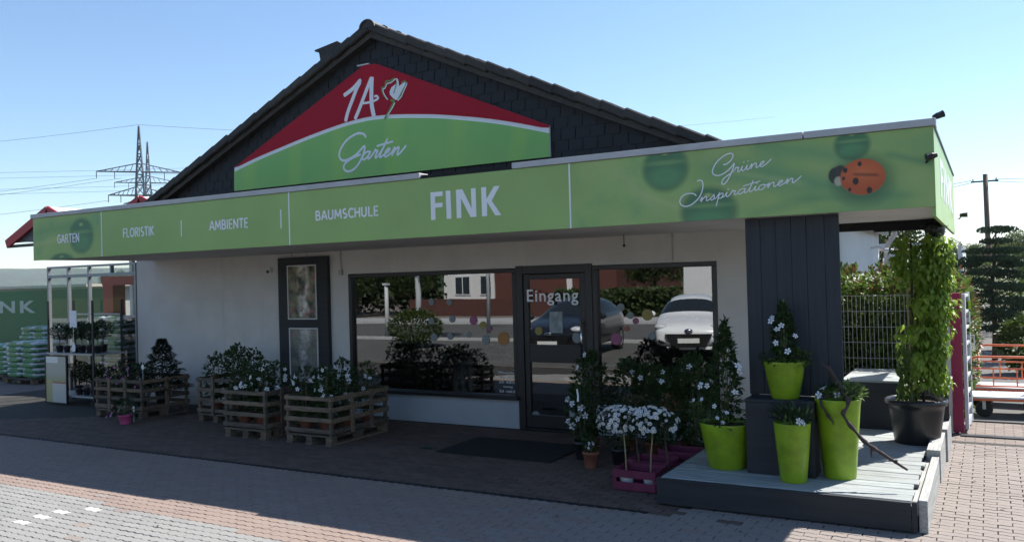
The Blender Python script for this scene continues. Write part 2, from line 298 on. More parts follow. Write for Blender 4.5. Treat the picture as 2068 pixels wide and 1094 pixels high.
# ------------------------------------------------------------------ mesh builder
class MB:
    def __init__(s): s.v = []; s.f = []; s.mi = []
    def add(s, vs, fs, mi=0):
        b = len(s.v); s.v += [tuple(q) for q in vs]; s.f += [tuple(b+i for i in f) for f in fs]; s.mi += [mi]*len(fs); return s
    def box(s, x0, x1, y0, y1, z0, z1, mi=0, T=None):
        vs = [Vector(q) for q in ((x0, y0, z0), (x1, y0, z0), (x1, y1, z0), (x0, y1, z0), (x0, y0, z1), (x1, y0, z1), (x1, y1, z1), (x0, y1, z1))]
        if T is not None: vs = [T @ q for q in vs]
        return s.add(vs, [(0, 3, 2, 1), (4, 5, 6, 7), (0, 1, 5, 4), (1, 2, 6, 5), (2, 3, 7, 6), (3, 0, 4, 7)], mi)
    def tube(s, pts, rad, n=8, mi=0, cap=True):
        pts = [Vector(p) for p in pts]
        if not hasattr(rad, '__len__'): rad = [rad]*len(pts)
        rings = []; pu = None
        for i, p in enumerate(pts):
            d = (pts[min(i+1, len(pts)-1)] - pts[max(i-1, 0)])
            d = d.normalized() if d.length > 1e-9 else Vector((0, 0, 1))
            ref = pu if pu is not None else (Vector((0, 0, 1)) if abs(d.z) < .9 else Vector((1, 0, 0)))
            a = d.cross(ref)
            if a.length < 1e-6: a = d.cross(Vector((1, .3, 0)))
            a.normalize(); b = a.cross(d).normalized(); pu = b
            rings.append([p + (a*math.cos(2*math.pi*k/n) + b*math.sin(2*math.pi*k/n))*rad[i] for k in range(n)])
        vs = [q for r_ in rings for q in r_]; fs = []
        for i in range(len(pts)-1):
            for k in range(n): k2 = (k+1) % n; fs.append((i*n+k, i*n+k2, (i+1)*n+k2, (i+1)*n+k))
        if cap: fs += [tuple(range(n-1, -1, -1)), tuple(range((len(pts)-1)*n, len(pts)*n))]
        return s.add(vs, fs, mi)
    def lathe(s, prof, c=(0, 0, 0), n=28, mi=0, cap=True):
        vs = []; fs = []
        for (r0, z) in prof:
            for k in range(n): a = 2*math.pi*k/n; vs.append((c[0]+r0*math.cos(a), c[1]+r0*math.sin(a), c[2]+z))
        for i in range(len(prof)-1):
            for k in range(n): k2 = (k+1) % n; fs.append((i*n+k, i*n+k2, (i+1)*n+k2, (i+1)*n+k))
        if cap: fs += [tuple(range(n-1, -1, -1)), tuple(range((len(prof)-1)*n, len(prof)*n))]
        return s.add(vs, fs, mi)
    def prism(s, poly, y0, y1, mi=0):      # polygon in X-Z, extruded along Y (y0 = front)
        n = len(poly); a = sum(poly[i][0]*poly[(i+1) % n][1]-poly[(i+1) % n][0]*poly[i][1] for i in range(n))
        if a < 0: poly = poly[::-1]
        vs = [(x, y0, z) for x, z in poly] + [(x, y1, z) for x, z in poly]
        return s.add(vs, [tuple(range(n)), tuple(range(2*n-1, n-1, -1))] + [(i, n+i, n+(i+1) % n, (i+1) % n) for i in range(n)], mi)
    def ball(s, c, r, nu=10, nv=6, mi=0, sq=(1, 1, 1)):
        vs = []; fs = []
        for i in range(nv+1):
            t = math.pi*i/nv
            for k in range(nu): a = 2*math.pi*k/nu; vs.append((c[0]+r*sq[0]*math.sin(t)*math.cos(a), c[1]+r*sq[1]*math.sin(t)*math.sin(a), c[2]-r*sq[2]*math.cos(t)))
        for i in range(nv):
            for k in range(nu): k2 = (k+1) % nu; fs.append((i*nu+k, i*nu+k2, (i+1)*nu+k2, (i+1)*nu+k))
        return s.add(vs, fs, mi)
    def leaf(s, p, d, up, ln, wd, mi=0, fold=.16, droop=.15):
        wd *= 1.35; d = d.normalized(); sd = d.cross(up)
        if sd.length < 1e-4: sd = d.cross(Vector((1, 0, 0)))
        sd.normalize(); nn = sd.cross(d)
        b = p; t = p + d*ln - nn*ln*droop; c = p + d*ln*.48
        l = c + sd*wd*.5 + nn*wd*fold; r_ = c - sd*wd*.5 + nn*wd*fold; c2 = c - nn*0
        return s.add([b, r_, t, l, c2], [(0, 1, 2, 4), (0, 4, 2, 3)], mi)
    def mesh(s, name, mats, smooth=False, bevel=0., merge=False):
        me = bpy.data.meshes.new(name); me.from_pydata(s.v, [], s.f)
        for q in (mats if isinstance(mats, (list, tuple)) else [mats]): me.materials.append(M[q])
        if any(s.mi): me.polygons.foreach_set('material_index', s.mi)
        if bevel or merge:
            bm = bmesh.new(); bm.from_mesh(me)
            if merge: bmesh.ops.remove_doubles(bm, verts=bm.verts, dist=1e-5)
            if bevel: bmesh.ops.bevel(bm, geom=list(bm.edges), offset=bevel, segments=1, affect='EDGES', profile=.5)
            bm.to_mesh(me); bm.free()
        if smooth: me.polygons.foreach_set('use_smooth', [True]*len(me.polygons))
        me.update(); return me
    def build(s, name, mats, parent=None, loc=None, smooth=False, bevel=0., rot=None, merge=False):
        return put(name, s.mesh(name, mats, smooth, bevel, merge), parent, loc, rot)
def put(name, me, parent=None, loc=None, rot=None, scale=None):
    o = bpy.data.objects.new(name, me); COL.objects.link(o)
    if parent is not None: o.parent = parent
    if loc is not None: o.location = loc
    if rot is not None: o.rotation_euler = rot
    if scale is not None: o.scale = scale
    return o
def tag(o, label=None, cat=None, group=None, kind=None):
    if label: o['label'] = label
    if cat: o['category'] = cat
    if group: o['group'] = group
    if kind: o['kind'] = kind
    return o
def thing(name, label, cat, loc=(0, 0, 0), rz=0., group=None):
    o = bpy.data.objects.new(name, None); COL.objects.link(o); o.location = loc; o.rotation_euler = (0, 0, rz); o.empty_display_size = .2
    return tag(o, label, cat, group)
def copy_thing(t, loc, rz=0., label=None, scale=1.):
    c = t.copy(); COL.objects.link(c); c.location = loc; c.rotation_euler = (0, 0, rz); c.scale = (scale,)*3
    if label: c['label'] = label
    for ch in list(t.children):
        d = ch.copy(); COL.objects.link(d); d.parent = c
        for gch in list(ch.children):
            e = gch.copy(); COL.objects.link(e); e.parent = d
    return c
def B(x0, x1, y0, y1, z0, z1): return MB().box(x0, x1, y0, y1, z0, z1)
rnd = random.uniform
def rvec():
    while True:
        v = Vector((rnd(-1, 1), rnd(-1, 1), rnd(-1, 1)))
        if .05 < v.length < 1: return v
def catmull(P, k=5):
    P = [Vector(p) for p in P]; out = []
    for i in range(len(P)-1):
        a, b, c, d = P[max(i-1, 0)], P[i], P[i+1], P[min(i+2, len(P)-1)]
        for j in range(k):
            t = j/k; out.append(.5*((2*b)+(c-a)*t+(2*a-5*b+4*c-d)*t*t+(3*b-a-3*c+d)*t**3))
    return out+[P[-1]]
_rib = [0]
def ribbon(mb, P, wd, y, mi=0, k=5, taper=True, wz=None):   # flat stroke in X-Z at depth y
    Q = catmull([(p[0], p[1], 0) for p in P], k) if k > 1 else [Vector((p[0], p[1], 0)) for p in P]
    n = len(Q); vs = []; _rib[0] += 1; y0 = y - .0004*(_rib[0] % 9)
    for i, q in enumerate(Q):
        t = Q[min(i+1, n-1)]-Q[max(i-1, 0)]
        if t.length < 1e-9: t = Vector((1, 0, 0))
        t.normalize(); nn = Vector((-t.y, t.x, 0)); h = wd*.5
        if taper and (i == 0 or i == n-1): h *= .55
        yy = y0 - .00003*i
        vs += [(q.x+nn.x*h, yy, q.y+nn.y*h), (q.x-nn.x*h, yy, q.y-nn.y*h)]
    mb.add(vs, [(2*i, 2*i+1, 2*i+3, 2*i+2) for i in range(n-1)], mi)
CUR = {
 'a': (1.05, [[(.75, .85), (.5, 1), (.2, .85), (.05, .45), (.2, .05), (.45, .1), (.7, .5), (.8, 1), (.73, .4), (.83, .04), (1.1, .3)]]),
 'n': (1.05, [[(0, .3), (.15, .9), (.22, 1), (.2, .5), (.18, 0)], [(.2, .25), (.3, .6), (.52, .97), (.7, .9), (.72, .4), (.8, .04), (1.08, .3)]]),
 'r': (.85, [[(0, .25), (.2, .8), (.26, 1.1), (.4, .92), (.58, .92), (.53, .5), (.58, .05), (.88, .28)]]),
 'u': (1.0, [[(0, .3), (.16, 1), (.12, .4), (.25, .02), (.5, .3), (.7, 1), (.67, .4), (.78, .03), (1.02, .3)]]),
 'e': (.82, [[(0, .25), (.4, .6), (.52, .88), (.36, 1), (.15, .75), (.12, .3), (.3, .02), (.55, .12), (.84, .4)]]),
 's': (.75, [[(0, .2), (.35, .8), (.42, 1.1), (.5, .6), (.5, .2), (.3, 0), (.12, .14)], [(.42, .05), (.78, .3)]]),
 'p': (.9, [[(.02, .3), (.3, 1.3)], [(.25, 1.2), (.2, -.3), (.15, -1.5)], [(.22, .5), (.42, .95), (.66, .9), (.68, .4), (.48, .03), (.22, .12)], [(.55, .05), (.92, .3)]]),
 'i': (.5, [[(0, .3), (.18, 1), (.15, .4), (.28, .03), (.52, .3)], [(.2, 1.38), (.3, 1.62)]]),
 't': (.6, [[(0, .3), (.28, 1.2), (.42, 2.3)], [(.42, 2.3), (.2, .5), (.3, .03), (.62, .3)], [(-.6, 1.5), (.3, 1.66), (1.2, 1.8)]]),
 'o': (.85, [[(.45, 1), (.15, .85), (.03, .45), (.2, .03), (.5, .1), (.66, .5), (.56, .9), (.42, 1), (.62, .8), (.9, .85)]]),
}
def cursive(mb, word, p0, p1, xh, wd, y, slant=.35, flourish=0.):
    tot = sum(CUR[ch.replace('ü', 'u')][0] for ch in word); d = Vector((p1[0]-p0[0], p1[1]-p0[1])); sc = d.length/(tot+flourish); d.normalize(); up = Vector((-d.y, d.x)); x = 0
    for i, ch in enumerate(word):
        adv, st = CUR[ch.replace('ü', 'u')]; st = [list(q) for q in st]
        if ch == 'ü': st += [[(.20, 1.62), (.25, 1.80)], [(.68, 1.62), (.73, 1.80)]]
        if i == len(word)-1 and flourish: st[-1] = st[-1] + [(adv+flourish, 1.1)]
        for s_ in st:
            P = []
            for (a, b) in s_:
                v = Vector(p0) + d*((x+a)*sc) + (up + d*slant)*(b*xh); P.append((v.x, v.y))
            ribbon(mb, P, wd, y)
        x += adv
_dg = None
def text(name, s, mt, parent, x0, x1, z0, z1, y, ext=.003, bold=0., rot=None, flip=False):
    cu = bpy.data.curves.new('tmp', 'FONT'); cu.body = s; cu.extrude = .01; cu.offset = bold; cu.space_character = 1.12; cu.resolution_u = 3
    o = bpy.data.objects.new('tmp', cu); COL.objects.link(o); bpy.context.view_layer.update()
    me = bpy.data.meshes.new_from_object(o.evaluated_get(bpy.context.evaluated_depsgraph_get())); bpy.data.objects.remove(o); bpy.data.curves.remove(cu)
    xs = [v.co.x for v in me.vertices]; ys = [v.co.y for v in me.vertices]; a, b, c, d = min(xs), max(xs), min(ys), max(ys)
    for v in me.vertices:
        X = x0+(v.co.x-a)/(b-a)*(x1-x0); Z = z0+(v.co.y-c)/(d-c)*(z1-z0); Y = y - ext*.5 - v.co.z/.01*ext*.5
        v.co = (X, Y, Z) if not flip else (-Y, X, Z)
    me.materials.clear(); me.materials.append(M[mt]); me.name = name
    return put(name, me, parent)

# ------------------------------------------------------------------ setting: ground, paving, road, hills
tag(MB().add([(-4000, -4000, -.018), (4000, -4000, -.018), (4000, 4000, -.018), (-4000, 4000, -.018)], [(0, 1, 2, 3)]).build('ground', 'ground'), kind='structure')
paving = tag(MB().add([(-17, 2.6, -.0135), (2.2, 2.6, -.0135), (2.2, 10.9, -.0135), (-17, 10.9, -.0135)], [(0, 1, 2, 3)]).build('paving', 'bed'), kind='structure')
PITCHY, LEN = .0888, .196
def paver(mb, cx, cy, dz, tx, ty, mi):
    hl, hw, a = LEN/2, PITCHY/2, .0075
    pr = []; N = 8
    for i in range(N+1): u = -1+2*i/N; pr.append((u, -1, a*math.sin(u*2*math.pi)))
    for i in range(N+1): u = 1-2*i/N; pr.append((u, 1, a*math.sin(u*2*math.pi)))
    n = len(pr)
    def ring(ins, z): return [(cx+u*(hl-ins), cy+v*(hw-ins)+w_, dz+u*hl*tx+v*hw*ty+z) for u, v, w_ in pr]
    top, bot = ring(.0058, 0), ring(.0035, -.0025); low = [(x, y, -.0135) for x, y, z in ring(.0030, 0)]
    mb.add(top+bot+low, [tuple(range(n))] + [(n+i, n+(i+1) % n, (i+1) % n, i) for i in range(n)] + [(2*n+i, 2*n+(i+1) % n, n+(i+1) % n, n+i) for i in range(n)], mi)
PMATS = ['paver_grey', 'paver_red', 'paver_sand', 'paver_brown_shaded', 'paver_white']
WHITE = [(-7.43, 4.175), (-7.33, 4.355), (-7.26, 4.53), (-7.195, 4.705)]
cells = []
iy0 = int(2.7/PITCHY)
for iy in range(iy0, int(10.8/PITCHY)):
    cy = iy*PITCHY
    for ix in range(-86, 12):
        cx = ix*LEN + (LEN/2 if iy % 2 else 0) + rnd(-.002, .002)
        q = project((cx, cy, 0))
        if q is None or not (-90 < q[0] < 2160 and q[1] < 1180) or q[2] > 13.2: continue
        if cy > 9.66 and -16.1 < cx < -2.4: continue
        if 6.97 < cy < 10.9 and -2.45 < cx < -.56: continue
        if abs(cy-6.66) < .045 and cx < -2.5: continue
        cells.append((q[2] if (0 < q[0] < 2068 and q[1] < 1094) else q[2]+50, cx, cy))
whites = set()
for wx, wy in WHITE: whites.add(min(range(len(cells)), key=lambda i: (cells[i][1]-wx)**2+4*(cells[i][2]-wy)**2))
order = sorted(range(len(cells)), key=lambda i: (i not in whites, cells[i][0]))
mb = MB()
for k, i in enumerate(order):
    _, cx, cy = cells[i]
    edge = 4.87 - .045*(cx+7)
    if i in whites: mi = 4
    elif cx > -3.3 + .25*math.sin(cy*3) + random.gauss(0, .45) and (cy < 6.66 or cx > -2.3): mi = 2
    elif cy < edge: mi = 0 if random.random() > .035 else 2
    elif cy < 6.66: mi = 1 if random.random() > .03 else 2
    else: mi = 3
    sink = .0015*math.sin(cx*1.7+cy*2.3)
    a = (cx, cy, .0015*rnd(-1, .6)+sink*.5-.001, rnd(-.012, .012), rnd(-.02, .02), mi)
    if k < 300:
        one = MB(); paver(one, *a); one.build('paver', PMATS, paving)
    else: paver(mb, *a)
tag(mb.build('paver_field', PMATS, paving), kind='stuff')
# gutter line between the two laid fields
tag(B(-16, -2.56, 6.635, 6.685, -.02, -.005).build('gutter', 'black'), kind='structure')
tag(B(-120, 60, -13.2, -4.2, -.03, -.004).build('road', 'asphalt'), kind='structure')
tag(B(-60, 25, -4.04, 2.45, -.03, -.003).build('parking_area', 'asphalt'), kind='structure')
mb = MB(); mb.box(-120, 60, -4.2, -4.05, -.03, .09); mb.box(-120, 60, -13.35, -13.2, -.03, .1)
tag(mb.build('kerb', 'annex_trim'), kind='structure')
tag(B(-.45, 60, 12.35, 60, -.03, .0).build('gravel_yard', 'asphalt'), kind='structure')
t_ = B(-.35, 2.2, 11.22, 11.34, -.03, -.002); tag(t_.build('drain_channel', 'iron'), kind='structure')
def ridge(name, pts, depth, matn, zbase=-2, rough=.12, seg=14):
    rr = random.Random(len(name)*7+int(abs(pts[0][0])))
    mb = MB(); rows = []
    n = len(pts)*6
    P = catmull([(x, y, z) for x, y, z in pts], 6)
    for j in range(seg):
        t = j/(seg-1); row = []
        for q in P:
            d = Vector((q.x, q.y, 0)).normalized(); h = q.z*math.sin(math.pi*.5*min(1, t*1.15))
            row.append((q.x+d.x*depth*t, q.y+d.y*depth*t, zbase+h*(1+rough*rr.uniform(-1, 1)*t*.5)))
        rows.append(row)
    nn = len(P); vs = [q for r_ in rows for q in r_]; fs = []
    for j in range(seg-1):
        for i in range(nn-1): fs.append((j*nn+i, j*nn+i+1, (j+1)*nn+i+1, (j+1)*nn+i))
    return tag(mb.add(vs, fs).build(name, matn, smooth=True), kind='structure')
ridge('hills', [(-3300, 500, 40), (-3000, 900, 72), (-2700, 1250, 88), (-2400, 1500, 84), (-2000, 1900, 78), (-1400, 2500, 100), (-600, 3000, 80), (600, 3200, 50)], 420, 'forest', rough=.05)
ridge('wooded_slope', [(-300, 60, 18), (-290, -20, 26), (-240, -120, 34), (-160, -200, 36), (-60, -220, 34), (60, -220, 28)], 160, 'forest', rough=.25)

# ------------------------------------------------------------------ shop building
bld = thing('shop_building', 'grey rendered garden shop with black slated gable and long green canopy', 'building')
YW, XL, XR = 9.68, -13.29, -1.75
mb = MB()
mb.box(XL, -8.36, YW, YW+.3, 0, 3.3); mb.box(-2.77, XR, YW, YW+.3, 0, 3.3); mb.box(-8.36, -2.77, YW, YW+.3, 2.135, 3.3)
mb.build('wall', 'plaster', bld)
B(-8.36, -5.47, YW-.003, YW+.3, 0, .385).build('plinth', 'plinth', bld)
B(-4.36, -2.77, YW-.003, YW+.3, 0, .385).build('plinth', 'plinth', bld)
B(XR-.12, XR, YW+.302, 16.7, 0, 2.9).build('side_wall', 'annex', bld)
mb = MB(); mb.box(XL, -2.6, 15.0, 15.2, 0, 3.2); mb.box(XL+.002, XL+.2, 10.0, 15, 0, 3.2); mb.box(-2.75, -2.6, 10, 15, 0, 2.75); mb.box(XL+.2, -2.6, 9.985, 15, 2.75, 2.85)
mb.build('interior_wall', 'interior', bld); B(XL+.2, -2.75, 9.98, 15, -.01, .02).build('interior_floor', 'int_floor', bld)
# windows and door
def window(x0, x1, z0, z1, mull=()):
    f = MB(); t = .06
    f.box(x0, x1, 9.665, 9.76, z1-.055, z1); f.box(x0, x1, 9.665, 9.76, z0, z0+.05); f.box(x0, x0+t, 9.667, 9.758, z0+.05, z1-.055); f.box(x1-t, x1, 9.667, 9.758, z0+.05, z1-.055)
    fr = f.build('window', 'dark_frame', bld, bevel=.004)
    MB().add([(x0+t, 9.72, z0+.05), (x1-t, 9.72, z0+.05), (x1-t, 9.72, z1-.055), (x0+t, 9.72, z1-.055)], [(0, 1, 2, 3)]).build('pane', 'glass', fr)
    return fr
w1 = window(-8.36, -5.47, .39, 2.13); w2 = window(-4.36, -2.77, .39, 2.13)
B(-8.38, -5.45, 9.60, 9.80, .385, .43).build('sill', 'dark_frame', w1, bevel=.004)
df = MB(); df.box(-5.465, -5.365, 9.655, 9.78, 0, 2.16); df.box(-4.46, -4.362, 9.655, 9.78, 0, 2.16); df.box(-5.365, -4.46, 9.657, 9.778, 2.05, 2.158); df.box(-5.365, -4.46, 9.66, 9.77, .0, .03)
door = df.build('door', 'dark_frame', bld, bevel=.004)
lf = MB(); lf.box(-5.36, -5.29, 9.675, 9.735, .035, 2.045); lf.box(-4.545, -4.465, 9.675, 9.735, .035, 2.045); lf.box(-5.29, -4.545, 9.677, 9.733, 1.975, 2.043); lf.box(-5.29, -4.545, 9.677, 9.733, .89, 1.12); lf.box(-5.29, -4.545, 9.677, 9.733, .037, .2)
lf.build('door_leaf', 'dark_frame', door, bevel=.004)
for z0, z1 in ((1.12, 1.975), (.2, .89)): MB().add([(-5.29, 9.705, z0), (-4.545, 9.705, z0), (-4.545, 9.705, z1), (-5.29, 9.705, z1)], [(0, 1, 2, 3)]).build('pane', 'glass', door)
MB().tube([(-4.50, 9.60, .95), (-4.50, 9.60, 1.45)], .014, 8).tube([(-4.50, 9.60, 1.0), (-4.50, 9.68, 1.0)], .009, 6).tube([(-4.50, 9.60, 1.4), (-4.50, 9.68, 1.4)], .009, 6).build('handle', 'chrome', door, smooth=True)
text('lettering', 'Eingang', 'white_print', door, -5.295, -4.55, 1.635, 1.845, 9.652, .002, .012)
o = B(-4.998, -4.806, 9.698, 9.702, 1.276, 1.552).build('notice', 'paper', door); B(-4.75, -4.575, 9.698, 9.702, .12, .41).build('notice', 'paper', door)
def disc(par, x, z, r, mt, y=9.714, n=20):
    MB().prism([(x+r*math.cos(2*math.pi*k/n), z+r*math.sin(2*math.pi*k/n)) for k in range(n)], y-.002, y).build('sticker', mt, par)
for x, z, r, mt in [(-6.876, 1.70, .05, 'st_white'), (-6.573, 1.692, .045, 'st_white'), (-6.18, 1.436, .062, 'st_pink'), (-6.03, 1.375, .05, 'st_yellow'), (-6.886, 1.428, .05, 'st_white'), (-6.531, 1.456, .05, 'st_white'), (-6.849, 1.20, .055, 'st_white'), (-6.571, 1.215, .05, 'st_white'), (-5.988, 1.175, .062, 'st_white'), (-5.915, 1.318, .028, 'st_pink'), (-5.71, 1.19, .09, 'st_orange'), (-6.267, 1.238, .04, 'st_white')]: disc(w1, x, z, r, mt)
for x, z, r, mt in [(-5.159, 1.30, .055, 'st_yellow'), (-4.609, 1.215, .065, 'st_white'), (-5.239, .185, .062, 'st_white')]: disc(door, x, z, r, mt, 9.70)
for x, z, r, mt in [(-4.0, 1.60, .05, 'st_white'), (-3.876, 1.50, .045, 'st_white'), (-3.928, 1.335, .035, 'st_red'), (-3.81, 1.43, .04, 'st_pink'), (-3.655, 1.505, .07, 'st_yellow'), (-4.075, 1.205, .075, 'st_pink'), (-3.60, 1.25, .05, 'st_white')]: disc(w2, x, z, r, mt)
for i, s in enumerate(('Öffnungszeiten', 'Montag - Freitag', '8.30 - 18.30 Uhr', 'Samstag', '8.30 - 16.00 Uhr')):
    hw = (.15, .13, .13, .07, .13)[i]; z = .715-i*.062
    text('lettering', s, 'white_print', w1, -5.66-hw, -5.66+hw, z, z+(.042 if i == 0 else .032), 9.716, .001, .01)
# canopy
cx0, cx1, cy0 = -12.83, -.36, 7.55
can = MB(); can.box(cx0+.02, cx1-.02, cy0+.04, YW-.002, 2.53, 3.10); canopy = can.build('canopy', 'slate_back', bld)
mb = MB(); mb.box(cx0+.01, cx1-.01, cy0+.036, YW-.004, 2.485, 2.528); mb.build('soffit', 'soffit', canopy)
MB().box(-1.05, cx1-.03, 9.55, 9.70, 2.38, 2.484).box(-1.74, -1.05, 9.56, 9.69, 2.40, 2.484).build('beam', 'black', canopy)
JX = [cx0, -11.125, -7.438, -3.62, cx1]
for i, mt in enumerate(('print_a', 'print_b', 'print_b', 'print_c')):
    B(JX[i]+.008, JX[i+1]-.008, cy0, cy0+.034, 2.478, 3.125).build('fascia_panel', mt, canopy)
for x in JX[1:4]: B(x-.008, x+.008, cy0-.004, cy0+.02, 2.478, 3.125).build('joint_strip', 'white_print', canopy)
for x, z0, z1 in ((-9.41, 2.68, 2.90), (-7.578, 2.69, 2.925)): B(x-.008, x+.008, cy0-.003, cy0, z0, z1).build('divider_bar', 'white_print', canopy)
# return panel at the right end
B(cx1-.03, cx1, cy0+.036, 11.87, 2.40, 3.125).build('fascia_panel', 'print_b', canopy)
B(cx1-.0075, cx1+.002, cy0-.001, cy0+.0345, 2.478, 3.125).build('corner_strip', 'print_b', canopy)
mb = MB().box(cx1-.04, cx1+.012, cy0+.02, 11.87, 3.127, 3.15); mb.build('edge_trim', 'dark_frame', canopy)
text('lettering', 'FINK', 'white_print', canopy, 8.5, 11.2, 2.62, 2.98, cx1*-1-.0, .003, .02, flip=True).location = (2*0, 0, 0)
for a, b in ((cx0-.03, -5.455), (-4.272, -1.37), (-1.362, cx1+.02)):
    MB().box(a, b, cy0-.02, cy0+.16, 3.128, 3.19).build('coping', 'alu', canopy, bevel=.004)
B(-5.45, -4.277, cy0+.01, cy0+.15, 3.126, 3.165).build('bare_edge', 'black', canopy)
B(cx0-.0, cx1-.05, cy0+.165, YW-.01, 3.102, 3.13).build('flat_roof', 'black', canopy)
def arc(cx, cz, rx, rz, a0, a1, n=9): return [(cx+rx*math.cos(R(a0+(a1-a0)*i/n)), cz+rz*math.sin(R(a0+(a1-a0)*i/n))) for i in range(n+1)]
CAPS = {'G': (.62, [arc(.36, .5, .31, .45, 50, 310) , [(.60, .16), (.60, .48), (.38, .48)]]), 'A': (.60, [[(.0, 0), (.28, .96)], [(.28, .96), (.32, .96)], [(.32, .96), (.60, 0)], [(.12, .32), (.48, .32)]]),
 'R': (.52, [[(.06, 0), (.06, .95), (.25, .95)], arc(.25, .72, .20, .23, 90, -90), [(.25, .49), (.06, .49)], [(.25, .49), (.50, 0)]]), 'T': (.52, [[(0, .95), (.52, .95)], [(.26, .95), (.26, 0)]]),
 'E': (.46, [[(.44, .95), (.06, .95), (.06, .05), (.44, .05)], [(.06, .51), (.40, .51)]]), 'N': (.60, [[(.06, 0), (.06, 1)], [(.06, .97), (.54, .03)], [(.54, 0), (.54, 1)]]), 'F': (.45, [[(.44, .95), (.06, .95), (.06, 0)], [(.06, .51), (.40, .51)]]),
 'L': (.44, [[(.06, 1), (.06, .05), (.44, .05)]]), 'O': (.66, [arc(.33, .5, .29, .45, 0, 360, 18)]), 'I': (.14, [[(.07, 0), (.07, 1)]]), 'S': (.48, [arc(.25, .72, .19, .23, 55, 270), arc(.23, .26, .21, .21, 90, -130)]),
 'K': (.54, [[(.06, 0), (.06, 1)], [(.06, .48), (.48, 1)], [(.16, .56), (.52, 0)]]), 'M': (.74, [[(.05, 0), (.10, .98)], [(.10, .98), (.37, .22)], [(.37, .22), (.64, .98)], [(.64, .98), (.69, 0)]]),
 'B': (.52, [[(.06, .0), (.06, 1)], [(.06, .95), (.25, .95)], arc(.25, .73, .18, .22, 90, -90), [(.06, .51), (.27, .51)], arc(.27, .28, .20, .23, 90, -90), [(.27, .05), (.06, .05)]]),
 'U': (.58, [[(.06, 1), (.06, .3)]+arc(.29, .3, .23, .25, 180, 360)+[(.52, .3), (.52, 1)]]), 'C': (.54, [arc(.35, .5, .30, .45, 50, 310)]), 'H': (.58, [[(.06, 0), (.06, 1)], [(.52, 0), (.52, 1)], [(.06, .51), (.52, .51)]])}
def caps(word, x0, x1, z0, z1, y):
    gap = .13; tot = sum(CAPS[ch][0] for ch in word)+gap*(len(word)-1); k = (x1-x0)/tot; h = z1-z0; mb = MB(); x = 0
    for ch in word:
        wd, st = CAPS[ch]
        for P in st: ribbon(mb, [(x0+(x+a)*k, z0+b*h) for a, b in P], .0225, y, 0, 1, False)
        x += wd+gap
    mb.build('lettering', 'white_print', canopy)
for s, x0, x1, z0, z1 in (('GARTEN', -12.2, -11.657, 2.715, 2.845), ('FLORISTIK', -10.64, -9.972, 2.727, 2.856), ('AMBIENTE', -8.855, -8.15, 2.734, 2.858), ('BAUMSCHULE', -7.005, -6.052, 2.755, 2.868)):
    caps(s, x0, x1, z0, z1, cy0-.001)
FINK = [[(-5.317, 2.964), (-5.156, 2.964), (-5.158, 2.914), (-5.259, 2.914), (-5.259, 2.841), (-5.160, 2.841), (-5.162, 2.792), (-5.259, 2.792), (-5.257, 2.660), (-5.317, 2.660)], [(-5.116, 2.965), (-5.054, 2.965), (-5.049, 2.660), (-5.110, 2.660)],
 [(-4.981, 2.967), (-4.898, 2.967), (-4.786, 2.753), (-4.788, 2.967), (-4.730, 2.967), (-4.728, 2.660), (-4.802, 2.660), (-4.919, 2.871), (-4.919, 2.660), (-4.979, 2.660)], [(-4.660, 2.968), (-4.599, 2.968), (-4.597, 2.841), (-4.499, 2.968), (-4.431, 2.968), (-4.534, 2.818), (-4.422, 2.660), (-4.493, 2.660), (-4.590, 2.808), (-4.595, 2.660), (-4.657, 2.660)]]
for p in FINK: MB().prism(p, cy0-.004, cy0-.0005).build('lettering', 'white_print', canopy)
GR_G = [(-2.07, 2.977), (-2.058, 2.969), (-2.035, 2.978), (-2.001, 3.002), (-1.982, 3.033), (-1.98, 3.055), (-1.998, 3.066), (-2.022, 3.065), (-2.054, 3.054), (-2.097, 3.027), (-2.133, 2.995), (-2.159, 2.955), (-2.171, 2.921), (-2.166, 2.896), (-2.137, 2.878), (-2.105, 2.878), (-2.066, 2.891), (-2.023, 2.919), (-1.991, 2.949), (-1.969, 2.974), (-1.983, 2.925), (-2.011, 2.865), (-2.04, 2.819), (-2.065, 2.795), (-2.083, 2.795), (-2.087, 2.811), (-2.075, 2.836), (-2.046, 2.861), (-2.01, 2.881), (-1.986, 2.895)]
GR_I = [(-2.317, 2.838), (-2.298, 2.848), (-2.277, 2.842), (-2.263, 2.816), (-2.269, 2.76), (-2.296, 2.699), (-2.337, 2.656), (-2.389, 2.624), (-2.436, 2.616), (-2.473, 2.633), (-2.487, 2.663), (-2.471, 2.704), (-2.429, 2.73), (-2.378, 2.733), (-2.342, 2.722), (-2.328, 2.705)]
mb = MB(); ribbon(mb, GR_G, .011, cy0-.001); cursive(mb, 'rüne', (-1.985, 2.885), (-1.65, 2.932), .045, .009, cy0-.001, flourish=.5); mb.build('lettering', 'white_print', canopy)
mb = MB(); ribbon(mb, GR_I, .011, cy0-.001); cursive(mb, 'nspirationen', (-2.30, 2.642), (-1.40, 2.764), .043, .009, cy0-.001, flourish=.5); mb.build('lettering', 'white_print', canopy)
